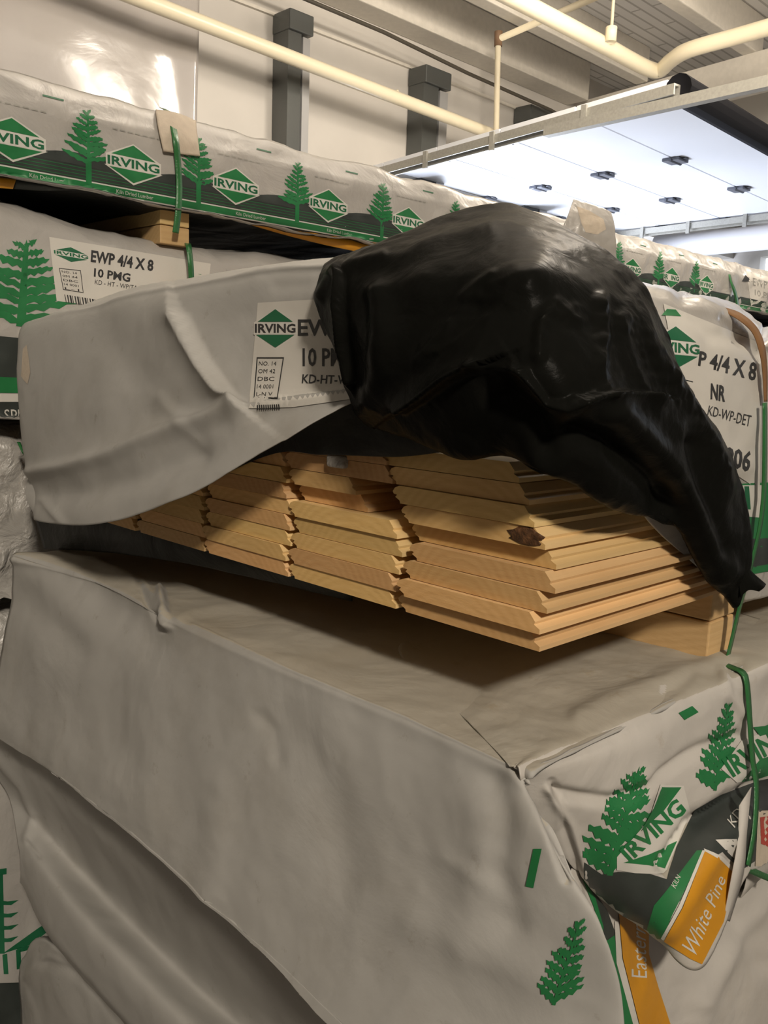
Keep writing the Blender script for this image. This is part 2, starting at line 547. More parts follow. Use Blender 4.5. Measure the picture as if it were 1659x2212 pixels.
YW = 6.0
bm = bmesh.new(); box(bm, (-6, -6, -0.1), (16, 7, 0)); struct('floor', bm, 'floor')
bm = bmesh.new(); box(bm, (-6, -6, 4.93), (13.3, 6.2, 5.1)); struct('ceiling', bm, 'deck')
bm = bmesh.new()
DX0, DX1, DZ = 5.75, 9.2, 3.0
box(bm, (-6, YW, 0), (DX0, YW + .2, 4.93)); box(bm, (DX1, YW, 0), (9.6, YW + .2, 4.93)); box(bm, (9.6, YW, 0), (13.3, YW + .2, 1.9)); box(bm, (9.6, YW, 3.42), (13.3, YW + .2, 4.93)); box(bm, (13.0, YW, 1.9), (13.3, YW + .2, 3.42)); box(bm, (DX0, YW, DZ), (DX1, YW + .2, 4.93))
struct('wall_back', bm, 'wall')
bm = bmesh.new()
WZ0, WZ1 = 1.9, 3.42
box(bm, (13, -6, 0), (13.2, 6, WZ0)); box(bm, (13, -6, WZ1), (13.2, 6, 4.93)); box(bm, (13, 5.6, WZ0), (13.2, 6, WZ1))
box(bm, (13, -6, WZ0), (13.2, 0.5, WZ1))
struct('wall_right', bm, 'wall')
bm = bmesh.new(); box(bm, (9.6, -6, 3.46), (9.75, 6, 4.93)); struct('wall_side', bm, 'wall')
bm = bmesh.new(); box(bm, (-6.2, -6, 0), (-6, 6.2, 4.93)); struct('wall_left', bm, 'backwall')
bm = bmesh.new(); box(bm, (-6.2, -6.2, 0), (13.2, -6, 4.93)); struct('wall_front', bm, 'backwall')
bm = bmesh.new()
y = 0.5
while y < 5.6:
    box(bm, (13.02, y, WZ0), (13.1, y + .06, 3.05)); y += 0.42
box(bm, (13.02, 0.5, 3.02), (13.1, 5.6, 3.08)); box(bm, (13.02, 0.5, WZ0), (13.1, 5.6, WZ0 + .06))
struct('added_window_1', bm, 'duct')  # window band added to bring daylight onto the far right
bm = bmesh.new()
x = 9.6
while x < 13:
    box(bm, (x, 6.02, 1.9), (x + .05, 6.1, 3.05)); x += 0.42
box(bm, (9.6, 6.02, 3.02), (13, 6.1, 3.08)); box(bm, (9.6, 6.02, 1.9), (13, 6.1, 1.96))
struct('added_window_2', bm, 'duct')  # second added band, lets more daylight into the far right
bm = bmesh.new(); box(bm, (-60, 6.2, -0.12), (60, 60, -0.02)); struct('floor_outside', bm, 'floor')

# roof beams: stems run along the building, one girder crosses them
def beam(name, a, b, lbl):
    bm = bmesh.new(); box(bm, a, b, 0.01)
    return link(name, bm, 'beam', label=lbl, cat='beam', group='ceiling beams')
beam('ceiling_beam', (-6, 5.72, 4.55), (8.55, 6.0, 4.93), 'cream ceiling beam lying along the top of the back wall')
beam('ceiling_beam', (-6, 5.02, 4.60), (8.55, 5.16, 4.93), 'cream ceiling beam next out from the wall, in front of the wall plate')
beam('ceiling_beam', (-6, 3.85, 4.60), (8.55, 3.99, 4.93), 'cream ceiling beam behind the bent cream pipe')
beam('ceiling_beam', (-6, 2.70, 4.60), (8.55, 2.84, 4.93), 'cream ceiling beam at the upper right corner, farthest from the wall')
bm = bmesh.new()
g0, g1 = P(1200, 235, z=4.6), P(1700, 93, z=4.6)
g0 = g0 + (g0 - g1) * 0.02
dg_ = (g1 - g0).normalized(); nr = Vector((-dg_.y, dg_.x, 0)) * 0.09
if nr.x < 0: nr = -nr
vv = []
for zz in (4.28, 4.6):
    for p in (g0, g1 + dg_ * 5, g1 + dg_ * 5 + nr * 2, g0 + nr * 2):
        vv.append(bm.verts.new((p.x, p.y, zz)))
for f in ((3, 2, 1, 0), (4, 5, 6, 7), (0, 1, 5, 4), (1, 2, 6, 5), (2, 3, 7, 6), (3, 0, 4, 7)):
    bm.faces.new([vv[i] for i in f])
link('roof_girder', bm, 'beam', label='deep cream girder crossing above the overhead door', cat='beam')

# conduit along the plate
bm = bmesh.new()
tube(bm, [P(300, -155, y=5.68), P(560, -45, y=5.68), P(665, 0, y=5.68), P(830, 70, y=5.68), P(1010, 158, y=5.68), P(1190, 238, y=5.68), P(1228, 260, y=5.68), P(1236, 275, y=5.68)], 0.016)
link('conduit', bm, 'conduit', smooth=True, label='thin dark conduit running along the beam above the back wall', cat='conduit')

# posts
def post(x0, x1, ptop, lbl):
    a, b = P(x0, 300, y=5.8), P(x1, 300, y=5.8)
    t = P((x0 + x1) / 2, ptop, y=5.8).z
    e = empty('steel_post', ((a.x + b.x) / 2, 5.85, 0), lbl, 'post', 'grey steel posts on the back wall')
    w = b.x - a.x
    bm = bmesh.new(); box(bm, (a.x, 5.80, 0), (a.x + w * 0.62, 5.99, t)); link('web', bm, 'steel', e)
    bm = bmesh.new(); box(bm, (a.x + w * 0.66, 5.79, 0), (b.x, 5.99, t - 0.12)); link('flange', bm, 'steel_l', e)
    bm = bmesh.new(); box(bm, (a.x - .01, 5.77, t - 0.10), (b.x + .02, 5.99, t + .05), 0.01); link('cap', bm, 'steel', e)
    return e
post(619, 664, 40, 'grey steel post left of the others, standing above the top lumber pack')
post(911, 962, 160, 'grey steel post in the middle, behind the vertical cream pipe')
post(1140, 1190, 245, 'short-looking grey steel post beside the door track')
# plate line on wall
bm = bmesh.new(); box(bm, (-6, 5.97, 4.30), (8.5, 6.0, 4.325)); link('trim_1', bm, 'beam', kind='structure')

# pipes
e = empty('gas_pipe', P(1075, 290, y=5.5), 'long cream pipe running down along the back wall with a riser at its end', 'pipe')
bm = bmesh.new(); tube(bm, [P(-400, -275, y=5.5), P(200, -42, y=5.5), P(700, 152, y=5.5), P(1110, 308, y=5.5), P(1200, 342, y=5.5)], 0.052); link('pipe_run', bm, 'pipe', e, True)
bm = bmesh.new(); tube(bm, [P(1072, 285, y=5.3), P(1076, 85, y=5.3)], 0.026); link('riser', bm, 'pipe', e, True)
bm = bmesh.new(); tube(bm, [P(1076, 100, y=5.3), P(1077, 68, y=5.3)], 0.036); link('elbow', bm, 'rust', e, True)
q = P(1078, 84, y=5.3)
bm = bmesh.new(); tube(bm, [q, P(1330, -25, z=q.z)], 0.028); link('branch', bm, 'pipe', e, True)
bm = bmesh.new(); tube(bm, [P(868, 215, y=5.5), P(858, 196, y=5.5), P(846, 200, y=5.5)], 0.012); link('hanger_clip', bm, 'pipe', e, True)
e = empty('bent_pipe', P(1410, 150, z=4.2), 'thick cream pipe with a bend, hung from the ceiling above the door', 'pipe')
bm = bmesh.new()
zz = 4.2
tube(bm, spline([P(600, -265, z=zz), P(1000, -60, z=zz), P(1110, -4, z=zz), P(1300, 95, z=zz), P(1360, 128, z=zz), P(1400, 148, z=zz), P(1425, 152, z=zz + .005),
                 P(1450, 130, z=zz + .02), P(1490, 107, z=zz + .02), P(1600, 76, z=zz + .02), P(1760, 30, z=zz + .02)], 60), 0.062, 18)
link('pipe_run', bm, 'pipe', e, True)
q = P(1319, 88, z=zz)
bm = bmesh.new(); tube(bm, [q, Vector((q.x, q.y, 4.93))], 0.013); link('hanger_rod', bm, 'pipe', e, True)
bm = bmesh.new(); tube(bm, [q + Vector((0, 0, -.01)), q + Vector((0, 0, .10))], 0.045, 10); link('hanger_clamp', bm, 'pipe', e, True)

# overhead door, rolled open: sections lie flat under the ceiling
DZH = 3.3
def onz(px, py, z=DZH): return P(px, py, z=z)
T0, T1 = onz(839, 362), onz(1463, 186)            # near track
dy_ = (T1 - T0).normalized()
K0, K1 = onz(1468, 192), onz(1659, 310)          # leading edge
dxx = (K1 - K0).normalized()
dxx = Vector((0.995, 0.04, 0)).normalized()
dr = empty('door_1', T0, 'white sectional overhead door standing open under the ceiling', 'door', kind='structure')
width = 4.15
sections = 5
start = Vector((5.16, 2.89, 3.33))
seclen = 0.74
dyb = Vector((0.148, 0.989, 0.0))
for i in range(sections):
    a = start + dyb * (seclen * i + 0.01); b_ = start + dyb * (seclen * (i + 1) - 0.008)
    bm = bmesh.new()
    vs = []
    for zz in (0, 0.05):
        for p in (a, a + dxx * width, b_ + dxx * width, b_):
            vs.append(bm.verts.new(p + Vector((0, 0, zz))))
    for f in ((3, 2, 1, 0), (4, 5, 6, 7), (0, 1, 5, 4), (1, 2, 6, 5), (2, 3, 7, 6), (3, 0, 4, 7)):
        bm.faces.new([vs[k] for k in f])
    link('door_section', bm, 'door', dr)
    if i:
        for k in range(4):
            c = start + dyb * (seclen * i) + dxx * (0.08, 1.51, 2.80, 4.05)[k]
            bm = bmesh.new()
            box(bm, c + Vector((-.08, -.075, -.025)), c + Vector((.08, .075, 0.002)), 0.006)
            box(bm, c + Vector((-.03, -.10, -.012)), c + Vector((.03, .10, 0.0)), 0.004)
            tube(bm, [c + Vector((-.09, 0, -.02)), c + Vector((.09, 0, -.02))], 0.014, 8)
            link('hinge', bm, 'hinge', dr)
bm = bmesh.new(); tube(bm, [K0 - dxx * 0.02, K0 + dxx * (width + .1)], 0.085, 12); link('bottom_seal', bm, 'rubber', dr, True)

def track(p0, p1, lbl):
    e = empty('door_track', p0, lbl, 'door track', 'overhead door tracks')
    d = (p1 - p0).normalized(); s = Vector((d.y, -d.x, 0))
    bm = bmesh.new()
    for w0, w1, z0, z1 in ((-.03, .03, 0.0, 0.012), (-.03, -.018, -.07, 0.0), (.018, .03, -.05, 0)):
        vs = [bm.verts.new(p + s * w + Vector((0, 0, z))) for z in (z0, z1) for p, w in ((p0, w0), (p1, w0), (p1, w1), (p0, w1))]
        for f in ((3, 2, 1, 0), (4, 5, 6, 7), (0, 1, 5, 4), (1, 2, 6, 5), (2, 3, 7, 6), (3, 0, 4, 7)):
            bm.faces.new([vs[k] for k in f])
    link('rail', bm, 'track', e)
    for t in (0.25, 0.5, 0.78):
        c = p0.lerp(p1, t)
        bm = bmesh.new(); box(bm, c + Vector((-.05, -.02, -.10)), c + Vector((-.03, .02, .03)))
        link('bracket', bm, 'track', e)
    return e
track(T0 + (T0 - T1) * 0.08, T1, 'galvanized door track at the near side of the open door')
track(onz(1300, 508), onz(1720, 457), 'door track at the far side of the open door, low in the bright area')
# strut crossing under the door, from the near track to the right
bm = bmesh.new()
a, b_ = P(1180, 282, z=3.17), P(2300, 29, z=3.17)
d = (b_ - a).normalized(); s_ = Vector((d.y, -d.x, 0)) * 0.03
vs = [bm.verts.new(p + s_ * k + Vector((0, 0, z))) for z in (-.04, .02) for p, k in ((a, -1), (b_, -1), (b_, 1), (a, 1))]
for f in ((3, 2, 1, 0), (4, 5, 6, 7), (0, 1, 5, 4), (1, 2, 6, 5), (2, 3, 7, 6), (3, 0, 4, 7)):
    bm.faces.new([vs[k] for k in f])
link('support_strut', bm, 'track', label='galvanized strut crossing under the near corner of the overhead door', cat='strut')
# duct beyond the door
bm = bmesh.new()
tube(bm, [P(1420, 532, x=9.9), P(1500, 528, x=9.9), P(1800, 498, x=9.9)], 0.135, 24)
link('air_duct', bm, 'duct', smooth=True, label='round white duct seen far behind under the open door', cat='duct')

# glossy poly sheet hanging on the back wall (catches the lamp)
sh = empty('plastic_sheet', (1.6, 5.9, 3.0), 'glossy white plastic sheet on the back wall, upper left, catching the lamp', 'plastic sheet')
c = []
for z in (4.5, 3.9, 3.2, 2.4, 1.6):
    c.append([Vector((x, 5.86 + 0.03 * math.sin(x * 5 + z), z)) for x in (-1.0, 0, 1.0, 1.8, 2.5, 3.1, 3.5, 3.74)])
M['sheet'] = paper('glossy_white_sheet', (0.44, 0.41, 0.385), (0.42, 0.37, 0.33), 0.15, 0.2, 0.12, 3, 1.0, 0.8)
patch('sheet', c, 60, 40, 'sheet', sh, namp=0.012, nscale=1.3, thick=0.003)

# ================================================================== back stack: long wrapped packs seen from the side
def pack(name, lbl, x0, x1, yf, zb, zt, mat, key, roll=0.04, depth=1.1, namp=0.006, ridg=0.004, zvar=None, seed=0.0, group=None, nx=220, creases=None, nscale=7, rscale=5, under=None):
    e = empty(name, (x0, yf + 0.2, zb), lbl, 'lumber pack', group)
    zv = zvar or (lambda x: 0.0)
    n = 14
    xs = [x0 + (x1 - x0) * i / n for i in range(n + 1)]
    prof = [(depth, 0, 0), (0.06, 0, 0), (0.012, 0.004, 0), (0.0, 0.02, 0), (-0.004, 0.35, 1), (-0.002, 0.62, 1), (0.008, -roll * 1.1, 2),
            (roll * 0.7, -roll * 0.35, 2), (roll * 1.6, -0.008, 2), (roll * 3.2, 0, 2), (depth * 0.6, 0.0, 2), (depth, -0.02, 2), (depth + 0.01, -0.1, 2)]
    rows = []
    for dy, dz, t in prof:
        r = []
        for x in xs:
            if t == 0: z = zb + dz
            elif t == 1: z = zb + (zt - zb) * dz
            else: z = zt + dz + zv(x)
            r.append(Vector((x, yf + dy, z)))
        rows.append(r)
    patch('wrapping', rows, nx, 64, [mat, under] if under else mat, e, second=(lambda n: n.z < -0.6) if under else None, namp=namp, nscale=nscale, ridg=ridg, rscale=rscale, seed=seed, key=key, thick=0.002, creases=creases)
    return e

def ribbon(name, pts, w, mat, parent=None, n=None, side=None, thick=0.0012, wdir=(1, 0, 0), **k):
    """flat strap along 3D points, lying with its width across the view of travel"""
    pp = spline(pts, n or max(12, 6 * len(pts)))
    bm = bmesh.new(); rows = []
    for i, p in enumerate(pp):
        t = (pp[min(i + 1, len(pp) - 1)] - pp[max(i - 1, 0)]).normalized()
        nn = side if side else (CAM - p).normalized()
        a = (Vector(wdir) - t * t.dot(Vector(wdir))).normalized() * w / 2
        rows.append((bm.verts.new(p - a), bm.verts.new(p + a)))
    for q, r in zip(rows, rows[1:]):
        bm.faces.new((q[0], q[1], r[1], r[0]))
    o = link(name, bm, mat, parent, True, **k)
    md = o.modifiers.new('t', 'SOLIDIFY'); md.thickness = thick; md.offset = 0
    return o

def bumps(*bs):
    return lambda x: sum(a * math.exp(-((x - c) / w) ** 2) for c, w, a in bs)

# ---- upper pack
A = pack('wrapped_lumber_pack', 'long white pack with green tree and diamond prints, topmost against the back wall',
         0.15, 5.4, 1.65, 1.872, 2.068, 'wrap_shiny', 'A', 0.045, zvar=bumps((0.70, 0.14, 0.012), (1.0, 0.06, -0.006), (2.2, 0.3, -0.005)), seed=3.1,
         group='wrapped packs in the back stack', namp=0.006, ridg=0.012, nx=300, under='lining')  # underside coloured black for the deep shade in the gap below

def apx(x, z, y=1.65): return proj((x, y, z))
def aquad(x0, x1, z0, z1, skew=0.0, y=1.65):
    return [apx(x0, z1, y), apx(x1, z1 - skew, y), apx(x1, z0 - skew, y), apx(x0, z0, y)]

# printed bands along the lower edge
p = Print('A', 0.0010, 18)
nseg = 26
xs = [0.30 + (4.4 - 0.30) * i / nseg for i in range(nseg + 1)]
for i in range(nseg):
    a, b = xs[i], xs[i + 1]
    p.add(rect(0, 0, 1, 1), aquad(a, b, 1.893, 1.922), 'char')
    for zz in (1.896, 1.902, 1.908, 1.914):
        p.add(rect(0, 0, 1, 1), aquad(a, b, zz, zz + 0.0011), 'green', 0.0003)
    p.add(rect(0, 0, 1, 1), aquad(a, b, 1.8905, 1.893), 'white')
    p.add(rect(0, 0, 1, 1), aquad(a, b, 1.877, 1.8905), 'green')
    p.add(rect(0, 0, 1, 1), aquad(a, b, 1.8745, 1.877), 'white')
p.done('stripe_print', A)
logos = [0.672, 0.908, 1.150, 1.413, 1.685, 1.96, 2.24, 2.52, 2.80, 3.08, 3.36]
# humps of the charcoal band between the diamonds
p = Print('A', 0.0013, 18)
for a, b in zip(logos, logos[1:]):
    c = (a + b) / 2 - 0.0
    pts = []
    for i in range(13):
        t = i / 12
        x = a + 0.03 + (b - a - 0.045) * t
        pts.append(apx(x, 1.921 + 0.019 * math.sin(math.pi * t) ** 0.7))
    vs = pts + [apx(b - 0.015, 1.918), apx(a + 0.03, 1.918)]
    sh_ = ([(x, y) for x, y in vs], [tuple(range(len(vs)))])
    p.add(sh_, None, 'char', 0, fn=lambda u, v: (u, v))
p.done('stripe_print', A)
for i, x in enumerate(logos):
    p = Print('A', 0.0018, 10)
    logo(p, aquad(x - 0.056, x + 0.056, 1.905, 1.975), 'green', 'white', 'dgreen')
    p.done('logo_print', A)
    p = Print('A', 0.0016, 12)
    p.add(tree_shape(20 + i, 10), aquad(x - 0.142, x - 0.045, 1.922, 2.022), 'green')
    p.add(rect(0.44, -0.35, 0.56, 0.1), aquad(x - 0.142, x - 0.045, 1.922, 2.022), 'green')
    p.done('tree_print', A)
    p = Print('A', 0.0012, 12)
    for k in range(7):
        p.add(rect(0, 0, 1, 1), aquad(x - 0.045 + k * 0.016, x - 0.034 + k * 0.016, 1.997, 1.9995), 'track')
    p.done('lettering', A)
    p = Print('A', 0.0012, 12)
    p.add(rect(0, 0, 1, 1), aquad(x + 0.06, x + 0.10, 2.028, 2.031, 0, 1.66), 'dgreen')
    p.done('dash_print', A)
# little words in the green band
for x in (0.73, 0.90, 1.18, 1.44, 1.70, 1.97):
    p = Print('A', 0.0020, 12)
    p.add(text_polys('Kiln Dried Lumber'), aquad(x - 0.03, x + 0.05, 1.8805, 1.8875), 'white')
    p.done('lettering', A)
# orange underside strip hanging below the green band
def strip(name, pts_top, pts_bot, mats, parent, n=60, **k):
    t = spline(pts_top, n); b = spline(pts_bot, n)
    bm = bmesh.new()
    r = [(bm.verts.new(u), bm.verts.new(v)) for u, v in zip(t, b)]
    for q, w in zip(r, r[1:]): bm.faces.new((q[0], q[1], w[1], w[0]))
    o = link(name, bm, mats, parent, True, **k)
    md = o.modifiers.new('t', 'SOLIDIFY'); md.thickness = 0.001
    return o
strip('hanging_orange_hem', [P(520, 478, y=1.652), P(700, 507, y=1.652), P(860, 533, y=1.652), P(1100, 574, y=1.652)],
      [P(520, 480, y=1.66), P(640, 514, y=1.655), P(760, 541, y=1.65), P(860, 556, y=1.648), P(1100, 600, y=1.648)], 'orange', A, label='orange printed hem')
strip('hanging_orange_hem', [P(-60, 372, y=1.652), P(0, 378, y=1.652), P(36, 384, y=1.652)],
      [P(-60, 402, y=1.65), P(0, 406, y=1.65), P(28, 408, y=1.65)], 'orange', A, label='orange printed hem')
strip('hanging_dark_hem', [P(36, 384, y=1.653), P(100, 392, y=1.653), P(200, 405, y=1.653), P(360, 428, y=1.655)],
      [P(30, 408, y=1.652), P(100, 412, y=1.653), P(200, 412, y=1.655), P(360, 430, y=1.66)], 'char', A, label='charcoal printed hem')
# cardboard edge protector and strap
cp = [[P(337, 238, y=1.70), P(380, 243, y=1.70), P(425, 262, y=1.70)],
      [P(337, 240, y=1.665), P(380, 247, y=1.665), P(424, 266, y=1.665)],
      [P(345, 285, y=1.636), P(388, 290, y=1.634), P(428, 305, y=1.636)],
      [P(354, 326, y=1.632), P(390, 332, y=1.630), P(432, 337, y=1.632)]]
patch('edge_protector', cp, 20, 24, 'card', A, namp=0.001, thick=0.004, label='pale cardboard edge protector')
ribbon('strap', [P(352, 234, y=1.78), P(362, 241, y=1.685), P(371, 262, y=1.655), P(379, 300, y=1.624), P(384, 345, y=1.626), P(387, 400, y=1.628), P(386, 440, y=1.626), P(383, 475, y=1.628), P(379, 503, y=1.632)],
       0.014, 'strap', A, label='green plastic strap')
ribbon('strap', [P(1566, 572, y=1.72), P(1572, 578, y=1.66), P(1580, 610, y=1.63), P(1590, 640, y=1.63), P(1596, 680, y=1.64)], 0.02, 'strap', A, label='green plastic strap')
# raised torn flap on top
rf = [[P(1238, 432, d=2.45), P(1262, 437, d=2.45), P(1300, 447, d=2.46), P(1322, 458, d=2.47)],
      [P(1226, 466, d=2.42), P(1262, 470, d=2.42), P(1300, 480, d=2.43), P(1328, 488, d=2.45)],
      [P(1214, 500, d=2.42), P(1262, 505, d=2.42), P(1300, 520, d=2.43), P(1330, 530, d=2.45)],
      [P(1205, 560, d=2.46), P(1262, 570, d=2.46), P(1300, 580, d=2.47), P(1334, 590, d=2.48)]]
patch('raised_flap', rf, 40, 40, 'wrap_shiny', A, namp=0.008, nscale=9, key='RF', label='torn flap of wrap standing up')
p = Print('RF', 0.001, 8)
p.add(poly((0.2, .95), (.45, .92), (.75, .8), (.8, .6), (.62, .45), (.5, .6), (.38, .45), (.3, .6)), [(1225, 436), (1330, 460), (1330, 560), (1225, 540)], 'card')
p.done('stain', A)
# label at the right end of the pack
p = Print('A', 0.001, 12)
p.add(rect(0, 0, 1, 1), [(1612, 585), (1720, 615), (1720, 705), (1622, 660)], 'label')
p.add(poly((0, 0), (1, 0.2), (0.4, 1)), [(1600, 592), (1625, 597), (1625, 612), (1602, 608)], 'ink', .0005)
p.add(text_polys('EWP 4/4'), [(1626, 600), (1680, 614), (1680, 632), (1626, 616)], 'track', .0005)
p.add(text_polys('10 PMG'), [(1630, 625), (1680, 638), (1680, 652), (1630, 638)], 'track', .0005)
p.done('label', A)
# bearers between the packs
def bearer(name, x0, x1, y0, y1, z0, z1, lbl, split=0.5, rot=0.0):
    e = empty(name, ((x0 + x1) / 2, (y0 + y1) / 2, z0), lbl, 'bearer', 'pine bearers under the packs')
    zm = z0 + (z1 - z0) * split
    for a, b in ((z0, zm - .0008), (zm + .0008, z1)):
        bm = bmesh.new(); box(bm, (x0, y0, a), (x1, y1, b), 0.002)
        link('bearer_board', bm, 'bearer', e)
    return e
bx0, bx1 = P(346, 470, y=1.66).x, P(409, 470, y=1.66).x
bearer('wood_bearer', bx0, bx1, 1.66, 2.7, 1.800, 1.868, 'pine bearer end showing under the top pack, crossed by a green strap', 0.55)

# ---- second pack with the legible label
B = pack('wrapped_lumber_pack', 'white pack with a big green tree and a printed label, under the topmost back pack',
         0.15, 5.4, 1.65, 1.442, 1.812, 'wrap_shiny', 'B', 0.05, zvar=bumps((0.60, 0.16, 0.05), (1.25, 0.3, 0.006)), seed=9.4,
         group='wrapped packs in the back stack', namp=0.007, ridg=0.010, nx=300)
p = Print('B', 0.0012, 14)
p.add(rect(0, 0, 1, 1), [(106, 512), (455, 570), (440, 690), (122, 650)], 'label')
logo(p, [(115, 528), (190, 541), (190, 572), (117, 560)], 'dgreen', 'white', 'dgreen')
p.add(text_polys('EWP 4/4 X 8', 0.035), [(197, 540), (332, 562), (330, 587), (195, 566)], 'ink', .0005)
p.add(text_polys('10 PMG', 0.03), [(203, 579), (282, 591), (280, 610), (202, 598)], 'ink', .0005)
p.add(text_polys('KD - HT - WP/TA - DET'), [(205, 604), (330, 622), (329, 632), (204, 614)], 'ink', .0005)
for k in range(15):
    w_ = 0.3 + 0.4 * ((k * 7) % 3) / 2
    p.add(rect((k + .1) / 15, 0.3, (k + .1 + w_) / 15, 1), [(138, 636), (219, 649), (222, 670), (143, 662)], 'ink', .0005)
for a in ((0, .97, 1, 1), (0, 0, 1, .03), (0, 0, .03, 1), (.97, 0, 1, 1)):
    p.add(rect(*a), [(127, 579), (174, 584), (180, 633), (136, 626)], 'ink', .0005)
for k, s in enumerate(('NO. 14', '0M 44', 'DBC', '14 0001', 'L-1')):
    p.add(sub(text_polys(s), .1, .80 - k * .19, .8, .90 - k * .19), [(127, 579), (174, 584), (180, 633), (136, 626)], 'ink', .0005)
p.done('label', B, label='white label with black lettering')
p = Print('B', 0.0010, 12)
p.add(tree_shape(5, 9, 1.4), [(-75, 505), (190, 530), (175, 720), (-90, 690)], 'green')
p.done('tree_print', B)
for q in ([(418, 578), (440, 576), (436, 606), (418, 604)],):
    p = Print('B', 0.0010, 12)
    p.add(tree_shape(6, 8), q, 'green'); p.done('tree_print', B)
p = Print('B', 0.0010, 12)
p.add(rect(0, 0, 1, 1), [(532, 582), (558, 584), (560, 591), (534, 590)], 'green')
p.add(poly((0, .3), (.4, 1), (1, .7), (.8, .1)), [(506, 589), (520, 590), (519, 602), (507, 602)], 'dgreen')
p.add(poly((0, 0), (.4, 1), (1, .1), (.8, 0)), [(482, 580), (500, 582), (500, 602), (480, 600)], 'track')
p.done('dash_print', B)
p = Print('B', 0.0010, 14)
p.add(rect(0, 0, 1, 1), [(-40, 722), (120, 738), (120, 820), (-40, 812)], 'char')
p.add(rect(0, 0, 1, 1), [(-40, 812), (120, 820), (120, 850), (-40, 848)], 'green')
p.add(rect(0, 0, 1, 1), [(-40, 850), (120, 852), (120, 868), (-40, 868)], 'white')
p.add(rect(0, 0, 1, 1), [(-40, 868), (120, 868), (120, 922), (-40, 918)], 'char')
p.add(text_polys('SPIB'), [(8, 884), (60, 884), (60, 912), (12, 912)], 'white', .0005)
p.done('stripe_print', B)
ribbon('strap', [P(403, 524, y=1.70), P(407, 530, y=1.64), P(411, 560, y=1.625), P(413, 590, y=1.625), P(414, 640, y=1.63)], 0.013, 'strap', B, label='green plastic strap')

# ---- packs below it, seen only down the left edge
G = pack('wrapped_lumber_pack', 'pack in crinkled grey film at the left edge, below the pack with the printed label', 0.15, 4.5, 1.69, 1.10, 1.425, 'film', 'G', 0.04,
         seed=5.0, group='wrapped packs in the back stack', namp=0.012, ridg=0.022, nscale=12, rscale=14, nx=260)
ribbon('strap', [P(40, 955, y=1.62), P(50, 975, y=1.60), P(62, 992, y=1.61)], 0.006, 'strap', G)
H = pack('wrapped_lumber_pack', 'grey wrapped pack low at the left edge with a dark gap beneath it', 0.15, 4.5, 1.70, 0.80, 1.07, 'film', 'H', 0.04,
         seed=15.0, group='wrapped packs in the back stack', namp=0.010, ridg=0.014, nscale=9, rscale=8, nx=200)
I = pack('wrapped_lumber_pack', 'wrapped pack with dark green prints at the lower left corner', 0.15, 4.5, 1.70, 0.03, 0.765, 'wrap_shiny', 'I', 0.04,
         seed=25.0, group='wrapped packs in the back stack', namp=0.008, ridg=0.012, nscale=9, rscale=8, nx=200)
p = Print('I', 0.001, 14)
p.add(rect(0, 0, 1, 1), [(-20, 1880), (14, 1875), (14, 1888), (-20, 1894)], 'dgreen')
p.add(rect(0, 0, 1, 1), [(-12, 1880), (6, 1880), (10, 2060), (-16, 2060)], 'dgreen')
for k in range(4):
    p.add(poly((0, .2), (.4, .5), (.8, .4), (1, .9), (.7, .8), (.4, 1), (0, .7)), [(-40, 1945 + 28 * k), (40, 1942 + 26 * k), (40, 1962 + 26 * k), (-40, 1968 + 28 * k)], 'dgreen')
p.done('tree_print', I)
p = Print('I', 0.001, 14)
p.add(poly((0, 0), (.75, .85), (.9, 1), (1, .8), (.6, .3)), [(5, 1995), (108, 1995), (108, 2060), (5, 2060)], 'dgreen')
p.add(rect(0, 0, 1, 1), [(5, 2062), (15, 2060), (18, 2104), (8, 2104)], 'dgreen')
p.add(rect(0, 0, 1, 1), [(34, 2052), (44, 2050), (46, 2092), (36, 2094)], 'dgreen')
p.add(rect(0, 0, 1, 1), [(36, 2048), (74, 2040), (76, 2048), (38, 2058)], 'dgreen')
p.add(rect(0, 0, 1, 1), [(-40, 2124), (120, 2120), (120, 2260), (-40, 2260)], 'char')
p.done('logo_print', I)
# ================================================================== opened pack in front: every board its own object
X0, Y0, ZB = 0.6485, 0.447, 1.305
TH, PITCH, BW, BL = 0.0189, 0.184, 0.1815, 3.05
def board_mesh(w=BW, length=BL, th=TH - 0.0007, knots=None):
    prof = [(w, 0), (w, .0045), (w - .0065, .0078), (w - .0055, .0105), (w - .0125, th), (.009, th), (.003, th - .0025), (.0, th - .0065),
            (.0015, th - .009), (.0065, .0085), (.0040, .006), (.0105, .003), (.0115, 0)]
    bm = bmesh.new()
    a = [bm.verts.new((0, (w - y), z)) for y, z in prof]
    b = [bm.verts.new((length, (w - y), z)) for y, z in prof]
    n = len(prof)
    bm.faces.new(a)
    bm.faces.new(list(reversed(b)))
    for i in range(n):
        j = (i + 1) % n
        bm.faces.new((a[j], a[i], b[i], b[j]))
    bmesh.ops.recalc_face_normals(bm, faces=bm.faces)
    return bm
